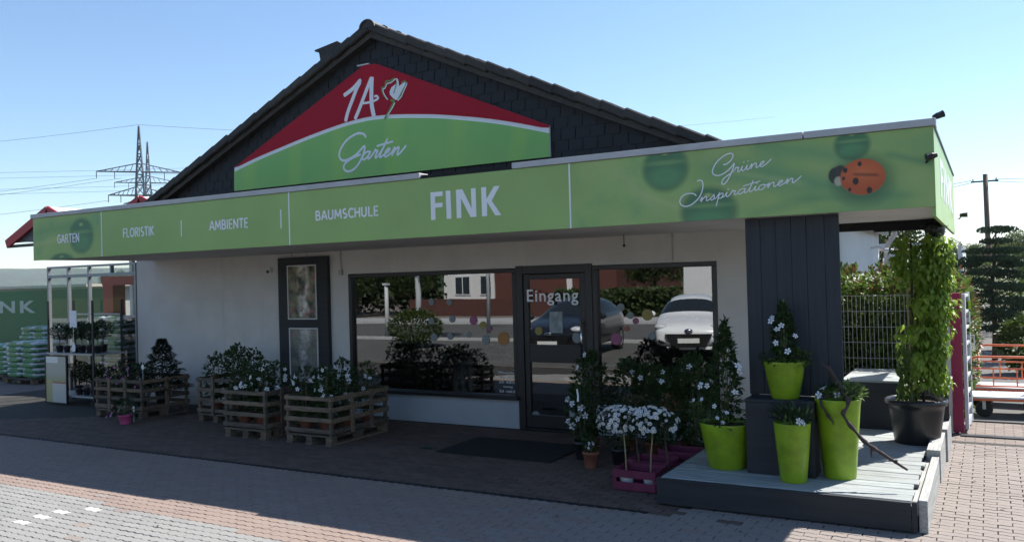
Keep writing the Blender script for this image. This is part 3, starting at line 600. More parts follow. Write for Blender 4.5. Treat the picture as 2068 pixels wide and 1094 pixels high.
# gable
AX, AZ_, SL = -7.70, 5.625, .443
gm = MB().prism([(XL, 3.1), (XR, 3.1), (XR, AZ_-SL*(XR-AX)-.02), (AX, AZ_-.02), (XL, AZ_-SL*(AX-XL)-.02)], YW-.02, YW+.2)
gable = gm.build('gable', 'slate_back', bld)
SIGN = [(-7.895, 5.193), (-7.664, 5.176), (-4.873, 3.955), (-4.872, 3.55), (-10.663, 3.55), (-10.651, 3.933)]
def in_sign(x, z):
    if not (-10.63 < x < -4.89) or z < 3.5: return False
    return z < (3.933+(x+10.651)*(5.193-3.933)/(10.651-7.895) if x < -7.895 else (5.19 if x < -7.664 else 5.176-(x+7.664)*(5.176-3.955)/(7.664-4.873)))-.06
SW, SH = .205, .15
sm = [MB().add([(-SW/2+.004, -.0, -.012), (SW/2-.012, -.0, -.004), (SW/2-.004, -.0, SH*.35), (SW/2-.004, .012, SH*1.15), (-SW/2+.004, .012, SH*1.15), (-SW/2+.004, 0, SH*.2), (-SW/2+.004, .012, -.012), (SW/2-.012, .012, -.004), (SW/2-.004, .012, SH*.35), (-SW/2+.004, .012, SH*.2)], [(0, 1, 2, 3, 4, 5), (0, 6, 7, 1), (1, 7, 8, 2), (5, 9, 6, 0), (2, 8, 3), (4, 9, 5)]).mesh('slate', 'slate')][0]
scells = []
for j in range(0, 18):
    z = 3.16+j*SH
    for i in range(-30, 31):
        x = AX+i*SW+(SW/2 if j % 2 else 0)
        if abs(x-AX) > 5.35 or z+SH*1.05 > AZ_-SL*(abs(x-AX)+SW*.5)+.12: continue
        if in_sign(x-SW*.45, z+.02) and in_sign(x+SW*.45, z+.02) and in_sign(x, z+SH): continue
        if z+SH < 3.2: continue
        scells.append((x, z))
scells.sort(key=lambda c: -c[0])
rest = MB()
sv = [v.co.copy() for v in sm.vertices]; sf = [tuple(p.vertices) for p in sm.polygons]
for k, (x, z) in enumerate(scells):
    rx, ry, rz_ = rnd(-.008, .008), rnd(-.012, .012), rnd(-.01, .01); lo = Vector((x+rnd(-.003, .003), YW-.036+rnd(-.003, .002), z+rnd(-.003, .003)))
    T = Matrix.Translation(lo) @ Matrix.Rotation(.016+rx*.6, 4, 'X') @ Matrix.Rotation(ry, 4, 'Y')
    if k < 300:
        o = put('slate', sm, gable); o.matrix_local = T
    else: rest.add([T @ q for q in sv], sf)
if rest.v: tag(rest.build('slate_field', 'slate', gable), kind='stuff')
# roof with verge tiles
mb = MB()
for s in (-1, 1):
    x1 = 6.3; z1 = AZ_-SL*x1
    a = [(AX, YW-.15, AZ_-.075), (AX+s*x1, YW-.15, z1-.075), (AX+s*x1, 16.85, z1-.075), (AX, 16.85, AZ_-.075)]; b = [(x, y, z+.135) for x, y, z in a]
    mb.add(a+b, [(0, 1, 2, 3), (7, 6, 5, 4), (0, 4, 5, 1), (1, 5, 6, 2), (2, 6, 7, 3), (3, 7, 4, 0)])
roof = mb.build('roof', 'tile', bld)
al = math.atan(SL); TL = .375
for s in (-1, 1):
    vt = MB().box(-TL*.5-.03, TL*.5, -.16, .16, -.01, .115).mesh('verge_tile', 'tile', bevel=.018)
    for k in range(18):
        d = .17+k*(TL-.02)
        if d*math.cos(al) > 6.1: break
        o = put('verge_tile', vt, roof)
        T = Matrix.Translation((AX+s*d*math.cos(al), YW-.06+rnd(-.006, .006), AZ_-d*math.sin(al)+.015+rnd(-.006, .006)))
        T = T @ (Matrix.Rotation(math.pi, 4, 'Z') if s > 0 else Matrix.Identity(4))
        T = T @ Matrix.Rotation(-al - .055 + rnd(-.012, .012), 4, 'Y'); o.matrix_local = T
    # courses of tiles on the slope behind the verge, seen edge-on along the roof line
    rm = MB().box(-TL*.5-.03, TL*.5, -.15, .15, 0, .05).mesh('roof_tile', 'tile', bevel=.01)
    if s > 0:
        for r_ in range(0, 7):
            for k in range(15):
                d = .17+k*(TL-.02); o = put('roof_tile', rm, roof)
                T = Matrix.Translation((AX+s*d*math.cos(al), YW+.26+r_*.305, AZ_-d*math.sin(al)+.085+rnd(-.004, .006)))@Matrix.Rotation(math.pi, 4, 'Z')@Matrix.Rotation(-al-.06+rnd(-.01, .01), 4, 'Y'); o.matrix_local = T
for r_ in range(16):
    mb = MB(); n = 8; y0, y1 = YW-.24+r_*.34, YW+.14+r_*.34; R0, R1 = .125, .105; vs = []
    for y, rr in ((y0, R0), (y1, R1)):
        for q in (rr, rr-.02):
            for k in range(n+1): a_ = math.pi*k/n; vs.append((AX+q*1.15*math.cos(a_), y, AZ_+.045+q*math.sin(a_)))
    m_ = n+1; fs = []
    for k in range(n): fs += [(k, k+1, 2*m_+k+1, 2*m_+k), (m_+k+1, m_+k, 3*m_+k, 3*m_+k+1), (k+1, k, m_+k, m_+k+1)]
    mb.add(vs, fs); mb.build('ridge_tile', 'tile', roof)
    if r_ == 0: MB().prism([(AX+.122*math.cos(math.pi*k/8), AZ_+.046+.10*math.sin(math.pi*k/8)) for k in range(9)], YW-.225, YW-.2).build('ridge_end', 'tile', roof)
# lifted vent tile on the left slope
MB().prism([(-8.78, 5.515), (-8.77, 5.535), (-8.33, 5.60), (-8.22, 5.53), (-8.36, 5.40), (-8.66, 5.33), (-8.69, 5.49)], YW-.16, YW+.24).build('vent_tile', 'tile', roof)
MB().box(-1.66, -1.60, YW+.3, 16.85, 2.61, 2.86).build('eaves_board', 'annex_trim', roof)
mb = MB()
for k in range(75): y = 10+k*.09; mb.box(-1.598, -1.59, y, y+.045, 2.615, 2.855)
mb.build('eaves_ribs', 'annex_trim', roof)
MB().tube([(-1.50, 16.8, 2.84), (-1.50, 16.9, 2.62), (-1.64, 16.9, 2.42), (-1.66, 16.9, 0)], .05, 10).build('downpipe', 'annex_trim', bld, smooth=True)
# gable sign
sign = thing('gable_sign', 'red and green gable sign with white rose emblem below the roof peak', 'sign')
SWO = [(-10.652, 3.89), (-10.155, 4.016), (-9.645, 4.121), (-9.081, 4.234), (-8.54, 4.326), (-8.192, 4.371), (-7.854, 4.394), (-7.527, 4.386), (-7.208, 4.357), (-6.898, 4.32), (-6.596, 4.278), (-6.158, 4.199), (-5.736, 4.112), (-5.304, 4.003), (-4.876, 3.88)]
YS = 9.60
MB().prism(SIGN, YS+.006, YW-.045).build('board', 'white_print', sign)
sw = catmull([(x, z, 0) for x, z in SWO], 3); hw = .028
up_ = [(p.x, p.y+hw) for p in sw]; dn_ = [(p.x, p.y-hw) for p in sw]
MB().prism([(-10.651, 3.933)]+[(x, min(z, 3.95 if x > -4.9 else 9)) for x, z in up_ if z > 3.9][1:-1]+[(-4.873, 3.925), (-4.873, 3.955), (-7.664, 5.176), (-7.895, 5.193)], YS, YS+.0055).build('red_field', 'red_print', sign)
MB().prism([(-10.663, 3.55)]+[(-10.655, 3.862)]+dn_[1:-1]+[(-4.872, 3.852), (-4.872, 3.55)], YS, YS+.0055).build('green_field', 'green_print', sign)
B(-8.02, -7.80, YS-.01, YS+.03, 5.19, 5.205).build('clip', 'white_metal', sign)
mb = MB()
for P, wd in (([(-8.293, 4.793), (-8.201, 4.829), (-8.086, 4.888), (-7.954, 4.987)], .062), ([(-7.971, 4.959), (-8.042, 4.864), (-8.125, 4.718), (-8.222, 4.537), (-8.272, 4.402)], .062)): ribbon(mb, P, wd, YS-.001)
mb.build('lettering', 'white_print', sign); mb = MB()
for P, wd in (([(-8.09, 4.416), (-8.019, 4.529), (-7.936, 4.676), (-7.842, 4.845), (-7.754, 4.997)], .06), ([(-7.749, 4.996), (-7.761, 4.894), (-7.768, 4.74), (-7.767, 4.602), (-7.749, 4.496), (-7.73, 4.412)], .072), ([(-7.949, 4.634), (-7.827, 4.631), (-7.717, 4.643), (-7.645, 4.668), (-7.671, 4.706), (-7.715, 4.703)], .034)): ribbon(mb, P, wd, YS-.001)
mb.build('lettering', 'white_print', sign)
PETW = [(-7.323, 4.833), (-7.399, 4.793), (-7.433, 4.738), (-7.429, 4.695), (-7.383, 4.642), (-7.331, 4.605), (-7.289, 4.6), (-7.245, 4.636), (-7.212, 4.699), (-7.168, 4.761), (-7.145, 4.825), (-7.165, 4.84), (-7.224, 4.811), (-7.261, 4.791), (-7.265, 4.842), (-7.29, 4.892), (-7.311, 4.891), (-7.302, 4.855)]
em = MB().prism(PETW, YS-.002, YS-.0005).build('rose_emblem', 'white_print', sign)
mb = MB()
for P, wd in (([(-7.479, 4.625), (-7.52, 4.681), (-7.556, 4.746), (-7.57, 4.808), (-7.532, 4.811), (-7.505, 4.824), (-7.498, 4.883), (-7.47, 4.896), (-7.407, 4.887), (-7.374, 4.904), (-7.321, 4.913)], .022), ([(-7.218, 4.827), (-7.165, 4.849), (-7.13, 4.823), (-7.146, 4.783), (-7.201, 4.715), (-7.228, 4.676), (-7.267, 4.622), (-7.299, 4.593)], .02), ([(-7.416, 4.608), (-7.373, 4.598), (-7.358, 4.566), (-7.397, 4.52), (-7.442, 4.458), (-7.497, 4.396), (-7.531, 4.349)], .035), ([(-7.30, 4.86), (-7.32, 4.79), (-7.36, 4.70)], .014)): ribbon(mb, P, wd, YS-.004)
mb.build('green_outline', 'green_stroke', em); mb = MB()
for P, wd in (([(-7.458, 4.622), (-7.499, 4.67), (-7.535, 4.734), (-7.544, 4.787), (-7.511, 4.791), (-7.483, 4.83), (-7.461, 4.857), (-7.397, 4.86), (-7.321, 4.896), (-7.279, 4.89), (-7.26, 4.824)], .016), ([(-7.119, 4.821), (-7.125, 4.788), (-7.18, 4.703), (-7.224, 4.633), (-7.289, 4.587)], .018), ([(-7.337, 4.568), (-7.376, 4.509), (-7.443, 4.432), (-7.487, 4.387)], .018)): ribbon(mb, P, wd, YS-.009)
mb.build('white_outline', 'white_print', em)
GA_G = [(-7.89, 4.121), (-7.928, 4.178), (-8.028, 4.202), (-8.147, 4.176), (-8.269, 4.115), (-8.376, 4.007), (-8.407, 3.903), (-8.347, 3.831), (-8.227, 3.838), (-8.072, 3.897), (-7.917, 4.004), (-7.966, 3.847), (-8.095, 3.702), (-8.232, 3.656), (-8.317, 3.696), (-8.308, 3.769), (-8.192, 3.835), (-7.988, 3.889)]
mb = MB(); ribbon(mb, GA_G, .034, YS-.001); cursive(mb, 'arten', (-7.99, 3.80), (-7.22, 3.81), .115, .03, YS-.001, slant=.5, flourish=.4); mb.build('lettering', 'white_print', sign)

# poster board leaning on the wall
pb = thing('poster_board', 'tall black board holding two framed garden posters on the grey wall', 'poster board')
B(-9.735, -8.715, 9.60, 9.675, .02, 2.42).build('board', 'box_wood', pb, bevel=.004)
for (x0, x1, z0, z1, mt) in ((-9.525, -8.925, 1.458, 2.296, 'poster_a'), (-9.51, -8.915, .49, 1.327, 'poster_b')):
    f = MB(); f.box(x0, x1, 9.585, 9.60, z1-.018, z1); f.box(x0, x1, 9.585, 9.60, z0, z0+.018); f.box(x0, x0+.018, 9.586, 9.599, z0+.018, z1-.018); f.box(x1-.018, x1, 9.586, 9.599, z0+.018, z1-.018)
    fr = f.build('poster_frame', 'soffit', pb); B(x0+.018, x1-.018, 9.592, 9.597, z0+.018, z1-.018).build('poster', mt, fr)
for x in (-9.396, -9.086): MB().tube([(x, 9.58, 2.43), (x+.005, 9.56, 2.485)], .003, 5).build('chain', 'iron', pb)
# wall fittings
c1 = thing('wall_sensor', 'small white sensor box on the grey wall left of the posters', 'sensor'); B(-9.98, -9.92, 9.60, 9.68, 2.20, 2.28).build('housing', 'white_metal', c1, bevel=.01); MB().ball((-9.95, 9.60, 2.215), .025).build('lens', 'dark_frame', c1, smooth=True)
c1 = thing('wall_socket', 'grey cable conduit ending in a small junction box beside the shop window', 'conduit'); B(-8.515, -8.455, 9.63, 9.68, 2.12, 2.20).build('junction_box', 'annex_trim', c1, bevel=.006); MB().tube([(-8.485, 9.66, 2.2), (-8.485, 9.66, 2.485)], .009, 6).build('conduit', 'annex_trim', c1)
tag(MB().tube([(-3.295, 9.665, 2.15), (-3.295, 9.665, 2.485)], .006, 6).build('cable_conduit', 'annex_trim'), 'thin grey cable running down the wall above the right shop window', 'cable')
tag(MB().tube([(-3.766, 9.3, 2.36), (-3.766, 9.3, 2.485)], .005, 6).ball((-3.766, 9.3, 2.35), .018).build('hanging_hook', 'iron'), 'short dark hook hanging from the canopy soffit above the door', 'hook')
# spotlights on the canopy
def spot(loc, dirv, label):
    t = thing('floodlight', label, 'floodlight', loc, 0, 'floodlights on the canopy corner'); d_ = Vector(dirv).normalized()
    MB().tube([d_*-.035, d_*.0, d_*.03, d_*.05], [.018, .027, .027, .030], 12).build('lamp_head', 'dark_frame', t, smooth=False)
    MB().tube([d_*.0-Vector((0, 0, 0)), Vector((-.05, .02, -.05))], .008, 6).build('bracket', 'dark_frame', t)
spot((-.37, 7.50, 2.88), (-.9, -.25, -.2), 'black round floodlight on the front corner of the green canopy')
spot((-.33, 7.62, 3.215), (.8, .3, .3), 'black floodlight tilted up on top of the canopy corner')
spot((-.26, 11.6, 2.62), (1, -.1, 0), 'black floodlight sticking out of the canopy end behind the corner')

# ------------------------------------------------------------------ boarded pillar, deck, boxes
pil = thing('boarded_screen', 'dark grey vertical board screen standing under the canopy end', 'screen')
xs = [-1.935, -1.80, -1.665, -1.53, -1.40, -1.245, -1.125]
for i in range(6):
    g0 = .0006 if i != 4 else .0025
    B(xs[i]+g0, xs[i+1]-g0, 7.72+rnd(-.003, .003), 7.745, .88, 2.478).build('plank', 'dark_wood', pil, bevel=.003)
for x in (-1.90, -1.17): B(x-.03, x+.03, 7.747, 7.82, .235, 2.47).build('post', 'dark_wood', pil)
for z in (1.0, 2.3): B(-1.86, -1.2, 7.747, 7.787, z, z+.09).build('rail', 'dark_wood', pil)
deck = thing('wooden_deck', 'low grey wooden deck with dark front board carrying the lime pots', 'deck')
y = 6.94; k = 0
while y < 10.95:
    wd = rnd(.165, .2); xr = -.56+rnd(-.03, .015); B(-2.53, xr, y, y+wd-.010, .205, .235+rnd(-.003, .002)).build('plank', 'deck_wood', deck, bevel=.004); y += wd; k += 1
B(-2.555, -.56, 6.895, 6.93, .015, .232).build('front_board', 'box_wood', deck, bevel=.003)
B(-.556, -.52, 6.90, 6.94, .015, .236).build('corner_post', 'box_wood', deck)
for y0, y1, x0, x1, z1 in ((6.945, 8.63, -.512, -.45, .245), (8.64, 9.62, -.555, -.44, .30), (9.63, 10.55, -.555, -.42, .33)): B(x0, x1, y0, y1, .0, z1).build('side_board', 'side_wood', deck, bevel=.004)
B(-.575, -.514, 6.95, 10.5, .13, .195).build('ledger', 'side_wood', deck)
mb = MB()
for yy in (7.2, 8.2, 9.2, 10.2): mb.box(-2.5, -.62, yy, yy+.08, .0, .2)
mb.build('joist', 'dark_wood', deck)
B(-2.555, -2.53, 6.94, 10.9, .015, .228).build('end_board', 'box_wood', deck)
def planked_box(name, label, x0, x1, y0, y1, z0, z1, n, topmat, along='x'):
    t = thing(name, label, 'box'); tt = .025
    MB().box(x0+.01, x1-.01, y0+.01, y0+.03, z0, z1-tt).box(x0+.01, x1-.01, y1-.03, y1-.01, z0, z1-tt).box(x0+.01, x0+.03, y0+.03, y1-.03, z0, z1-tt).box(x1-.03, x1-.01, y0+.03, y1-.03, z0, z1-tt).build('side_panel', 'box_wood', t)
    for i in range(n):
        if along == 'x': B(x0, x1+rnd(-.01, .01), y0+(y1-y0)*i/n+.003, y0+(y1-y0)*(i+1)/n-.003, z1-tt+rnd(0, .002), z1+rnd(-.002, .003)).build('plank', topmat, t, bevel=.003)
        else: B(x0+(x1-x0)*i/n+.003, x0+(x1-x0)*(i+1)/n-.003, y0, y1, z1-tt, z1+rnd(-.002, .003)).build('plank', topmat, t, bevel=.003)
    return t
planked_box('plinth_box', 'dark wooden plinth box in front of the board screen under a lime pot', -1.90, -1.31, 7.36, 7.71, .236, .88, 3, 'box_wood')
planked_box('planter_box', 'larger dark wooden box with pale plank top against the mesh fence', -1.47, -.885, 9.92, 11.1, .236, .77, 7, 'deck_wood')
planked_box('planter_box', 'lower wooden box with pale striped top behind the black tree pot', -.86, -.41, 10.15, 11.15, .34, .70, 6, 'side_wood', 'y')

# ------------------------------------------------------------------ plants and pots
def shell(prof, wall=.014):   # outer profile bottom->top, plus inner wall and soil level
    r_, z_ = prof[-1]
    return prof + [(r_-wall, z_), (r_-wall-.003, z_-.05)]
def pot(name, label, cat, loc, prof, mt, group=None, n=36, soil=True):
    t = thing(name, label, cat, loc, 0, group); MB().lathe(shell(prof), n=n, cap=False).lathe([(prof[0][0], prof[0][1]), (.001, prof[0][1])], n=n, cap=False).build('pot', mt, t, smooth=True)
    if soil: MB().lathe([(prof[-1][0]-.016, prof[-1][1]-.045), (.001, prof[-1][1]-.03)], n=20, cap=False).build('soil', 'soil', t)
    return t
def flower_mesh():
    mb = MB()
    for k in range(5):
        a = 2*math.pi*k/5; ca, sa = math.cos(a), math.sin(a); pv = []
        for (rr, ww, zz) in ((.006, .0, .0), (.026, .016, .006), (.043, .013, .004), (.048, -.006, .0), (.040, -.014, .002), (.022, -.012, .006)):
            pv.append((rr*ca-ww*sa, rr*sa+ww*ca, zz))
        mb.add(pv, [tuple(range(6))])
    mb.lathe([(.001, -.03), (.004, -.02), (.011, .001)], n=6, cap=False)
    mb.lathe([(.008, .003), (.001, .004)], n=6, mi=1, cap=False)
    return mb.mesh('flower', ['petal', 'yellow'])
FL = flower_mesh()
def daisy_mesh():
    mb = MB(); n = 9
    for k in range(n):
        a = 2*math.pi*k/n; a2 = a+.52; a1 = a-.0
        mb.add([(.005*math.cos(a), .005*math.sin(a), .001), (.022*math.cos(a-.26), .022*math.sin(a-.26), .003), (.025*math.cos(a), .025*math.sin(a), .0), (.022*math.cos(a+.26), .022*math.sin(a+.26), .003)], [(0, 1, 2, 3)])
    mb.lathe([(.0085, .001), (.007, .005), (.001, .007)], n=8, mi=1, cap=False)
    return mb.mesh('flower', ['petal', 'yellow'])
DA = daisy_mesh()
def put_flower(par, p, d, me=FL, s=1., name='flower'):
    o = put(name, me, par); o.location = p; o.rotation_mode = 'QUATERNION'; o.rotation_quaternion = (Vector(d).normalized()+rvec()*.35).to_track_quat('Z', 'Y') @ Matrix.Rotation(rnd(0, 6.28), 3, 'Z').to_quaternion(); o.scale = (s*rnd(.5, .85), s*rnd(.5, .85), s*.7); return o
def cloud(mb, c, rad, n, ln, wd, mi=0, shell_=.35, upb=.3, taper=None, droop=.15):
    c = Vector(c)
    for _ in range(n):
        v = rvec(); v = v.normalized()*(v.length**shell_)
        if taper: k = taper((v.z+1)/2); v.x *= k; v.y *= k
        p = c + Vector((v.x*rad[0], v.y*rad[1], v.z*rad[2])); d = Vector((v.x, v.y, v.z*.5)) + rvec()*.7 + Vector((0, 0, upb)); s = rnd(.65, 1.15)
        mb.leaf(p, d, (rvec()*.6+Vector((0, 0, 1))), ln*s, wd*s, mi, droop=droop)
def bush(t, z0, h, rx, ry, n, ln=.06, wd=.026, mats=('leaf_mand',), nfl=0, ft=(0, 0), stems=3, flower=FL, taper=None, fs=1., shell_=.45, upb=.35, front=True):
    mb = MB(); mb2 = MB()
    for k in range(stems):
        a = rnd(0, 6.28); mb2.tube([(0, 0, z0-.03), (math.cos(a)*rx*.3, math.sin(a)*ry*.3, z0+h*.45), (math.cos(a)*rx*.2, math.sin(a)*ry*.2, z0+h*.95)], [.007, .005, .002], 5)
    cloud(mb, (0, 0, z0+h*.5), (rx, ry, h*.5), int(n*1.7), ln, wd, 0, shell_, upb, taper)
    if len(mats) > 1: cloud(mb, (0, 0, z0+h*.55), (rx, ry, h*.5), n//5, ln, wd, 1, .2, upb, taper)
    mb2.build('stem', 'stem', t); tag(mb.build('foliage', list(mats), t), kind='stuff')
    for _ in range(nfl):
        v = rvec().normalized(); v.z = rnd(*ft) if ft != (0, 0) else rnd(-.3, .9)
        if front and v.y > .35: v.y = -v.y
        k = taper((v.z+1)/2) if taper else 1
        q = math.sqrt(max(.05, 1-v.z*v.z)) if not taper else 1; h_ = Vector((v.x, v.y)).normalized()
        p = (h_.x*rx*q*k*1.04, h_.y*ry*q*k*1.04, z0+h*.5+v.z*h*.5); put_flower(t, p, (h_.x+rnd(-.4, .4), h_.y-.5, .35+rnd(-.2, .4)), flower, fs)
cone = lambda u: 1-.72*u
# four lime pots
t = pot('planter', 'wide lime green pot with a climbing mandevilla, leftmost on the deck', 'plant pot', (-2.11, 7.55, .236), [(.165, 0), (.172, .012), (.205, .2), (.236, .36), (.244, .398), (.244, .405)], 'lime', 'lime pots on the deck')
MB().tube([(0, 0, .36), (.01, -.01, 1.28)], .006, 6).tube([(-.06, .02, .36), (0, 0, 1.25)], .005, 5).build('cane', 'cane', t)
bush(t, .40, .92, .17, .17, 420, .07, .032, taper=cone); mb = MB(); cloud(mb, (0, 0, .43), (.26, .25, .08), 260, .05, .02, 0); tag(mb.build('foliage', 'leaf_mand', t), kind='stuff')
mb = MB(); cloud(mb, (-.25, -.05, .48), (.07, .07, .08), 70, .05, .018, 0); tag(mb.build('foliage', 'leaf_tree2', t), kind='stuff')
for p, d in (((.16, -.16, .93), (.5, -1, .2)), ((.17, -.15, .88), (.6, -.8, -.2)), ((-.19, -.14, .74), (-.5, -1, .2)), ((-.12, -.17, .745), (.1, -1, .2)), ((.13, -.17, .70), (.6, -.8, .1)), ((.06, -.2, .52), (.2, -1, .5)), ((-.02, -.22, .47), (0, -1, .6)), ((-.18, -.15, .62), (-.4, -1, .3)), ((-.05, -.2, .57), (0, -1, .3)), ((.02, -.2, .43), (0, -1, .6)), ((-.27, -.1, .60), (-.7, -1, .2))): put_flower(t, p, d, FL, 1.0 if p[2] > .68 else .6)
t = pot('planter', 'lime green pot with white flowers raised on the dark plinth', 'plant pot', (-1.585, 7.55, .881), [(.112, 0), (.118, .012), (.15, .16), (.170, .29), (.176, .318), (.176, .325)], 'lime', 'lime pots on the deck')
bush(t, .32, .52, .11, .11, 260, .065, .03, taper=cone); mb = MB(); cloud(mb, (0, 0, .35), (.2, .19, .07), 260, .045, .018, 0); tag(mb.build('foliage', 'leaf_mand', t), kind='stuff'); mb = MB(); cloud(mb, (.15, -.04, .36), (.08, .08, .07), 110, .045, .015, 0); tag(mb.build('foliage', 'leaf_tree2', t), kind='stuff')
MB().tube([(0, 0, .30), (.01, 0, .86)], .006, 6).build('cane', 'cane', t)
for p, d in (((-.08, -.11, .68), (-.3, -1, .3)), ((.01, -.12, .64), (.2, -1, .2)), ((-.04, -.13, .49), (0, -1, .2)), ((.12, -.1, .55), (.6, -1, .2)), ((.06, -.14, .42), (.3, -1, .3)), ((-.07, -.10, .71), (-.2, -.7, .8)), ((-.02, -.15, .61), (0, -1, .1))): put_flower(t, p, d, FL, .85)
t = pot('planter', 'slim tapered lime green pot, frontmost on the deck', 'plant pot', (-1.47, 7.23, .236), [(.105, 0), (.108, .012), (.13, .25), (.146, .44), (.150, .485), (.150, .49)], 'lime', 'lime pots on the deck')
mb = MB(); cloud(mb, (0, 0, .53), (.13, .13, .07), 130, .10, .022, 0, upb=.8); tag(mb.build('foliage', 'leaf_dark', t), kind='stuff')
mb = MB()
for k in range(12):
    a = rnd(0, 6.28); r0 = rnd(.06, .15); mb = MB(); mb.leaf(Vector((r0*math.cos(a), r0*math.sin(a), .52+rnd(0, .06))), Vector((math.cos(a)*.4, math.sin(a)*.4, 1)), Vector((0, -1, 0)), .06, .012, 0); mb.build('flower_bud', 'leaf_fresh', t)
put_flower(t, (.08, -.13, .52), (.5, -.8, .6), FL, 1.); put_flower(t, (.11, -.11, .51), (.8, -.5, .5), FL, .9)
t = pot('planter', 'tallest lime green pot holding a twisted dark branch', 'plant pot', (-1.148, 7.52, .236), [(.128, 0), (.132, .014), (.158, .35), (.178, .6), (.187, .66), (.187, .668)], 'lime', 'lime pots on the deck')
mb = MB(); cloud(mb, (.06, -.02, .71), (.15, .15, .07), 260, .06, .022, 0, upb=.6); cloud(mb, (-.02, .02, .70), (.16, .15, .06), 120, .055, .024, 1, upb=.5); tag(mb.build('foliage', ['leaf_fresh', 'leaf_mand'], t), kind='stuff')
for p, d in (((-.13, -.12, .70), (-.3, -1, .3)), ((-.10, -.1, .76), (-.5, -.4, .9)), ((.02, -.15, .72), (.2, -1, .5)), ((.05, -.05, .77), (.3, -.6, 1))): put_flower(t, p, d, FL, 1.)
BX = lambda P: [Vector(p) for p in P]
br = MB(); br.tube(catmull([(-1.17, 7.56, .98), (-1.19, 7.5, 1.13), (-1.21, 7.46, 1.16), (-1.12, 7.42, 1.05), (-1.09, 7.38, .97), (-1.04, 7.34, .93), (-1.045, 7.31, .86), (-1.075, 7.30, .81), (-1.04, 7.28, .745), (-.985, 7.27, .68), (-.93, 7.26, .615), (-.86, 7.25, .56), (-.79, 7.24, .52), (-.70, 7.23, .465), (-.60, 7.22, .405)], 3), [.016+.006*math.sin(i*1.3) for i in range(30)]+[.017+.005*math.sin(i*2.1) for i in range(7)]+[.014, .013, .012, .011, .010, .008], 8)
br.tube([(-1.20, 7.45, 1.15), (-1.24, 7.42, 1.19), (-1.26, 7.45, 1.23)], [.012, .008, .003], 6).tube([(-1.26, 7.36, .91), (-1.25, 7.335, .86), (-1.22, 7.33, .82), (-1.20, 7.33, .78), (-1.17, 7.33, .74), (-1.155, 7.33, .705)], [.010, .012, .008, .014, .008, .003], 6).tube([(-1.26, 7.36, .91), (-1.20, 7.45, .94), (-1.15, 7.5, .95)], [.01, .01, .01], 6).tube([(-.86, 7.25, .555), (-.865, 7.24, .51), (-.858, 7.235, .475)], [.012, .008, .004], 6).tube([(-.69, 7.23, .46), (-.67, 7.22, .475)], [.014, .004], 6)
tag(br.build('twisted_branch', 'drift', smooth=True), 'gnarled dark driftwood branch hanging out of the tallest lime pot', 'branch')
tree = pot('potted_climber', 'tall leafy climber on a cane in the big black pot', 'potted tree', (-.68, 9.33, .236), [(.205, 0), (.21, .02), (.255, .33), (.262, .37), (.285, .385), (.292, .41), (.290, .435), (.275, .44)], 'black_plastic')
MB().tube([(0, 0, .4), (-.01, 0, 1.2), (.0, .01, 2.05)], [.017, .014, .008], 8).tube([(.07, .03, .4), (.05, .02, .9), (.02, .01, 1.6)], [.014, .011, .006], 8).build('trunk', 'bark', tree, smooth=True)
MB().tube([(-.03, -.04, .4), (-.05, -.05, 2.0)], .010, 8).build('cane', 'cane', tree)
mb = MB(); cl = []
for k in range(44):
    z = .62+1.40*k/43; a = rnd(-1.9, 1.9); rr = rnd(.05, .16); cl.append(Vector((.11+math.cos(a)*rr*1.15+.03*math.sin(z*5), math.sin(a)*rr, z)))
for k in range(9): cl.append(Vector((rnd(-.14, -.03), rnd(-.06, .06), rnd(1.1, 2.1))))
for i, c in enumerate(cl):
    nn = 78 if i < 44 else 34; rx_ = rnd(.08, .125)*(1 if c.z < 2.0 else .8)
    for _ in range(nn):
        v = rvec(); v = v.normalized()*(v.length**.5); p = c+Vector((v.x*rx_, v.y*rx_, v.z*.10)); d = Vector((v.x, v.y, -.8))+rvec()*.7; s_ = rnd(.6, 1.2)
        mb.leaf(p, d, Vector((v.x+.4, v.y, 1.1))+rvec()*.5, .082*s_, .034*s_, 0, droop=.3)
for k in range(260):
    z = rnd(.45, 1.0); p = Vector((rnd(-.16, .02), rnd(-.1, .1), z)); mb.leaf(p, Vector((rnd(-.6, .4), rnd(-.5, .3), -1)), Vector((-.5, -.8, .4)), rnd(.05, .085), .03, 1, droop=.2)
tag(mb.build('foliage', ['leaf_lime', 'leaf_hedge'], tree), kind='stuff')
hb = thing('hanging_basket', 'dark hanging basket under the right end of the canopy', 'basket', (-.47, 9.5, 2.28)); MB().lathe([(.06, 0), (.09, .04), (.10, .12), (.095, .13)], n=16).build('basket', 'black_plastic', hb, smooth=True); MB().tube([(0, 0, .12), (0, 0, .2)], .004, 5).build('hook', 'iron', hb)
mb = MB(); cloud(mb, (0, 0, .1), (.11, .11, .07), 80, .05, .02); tag(mb.build('foliage', 'leaf_dark', hb), kind='stuff')

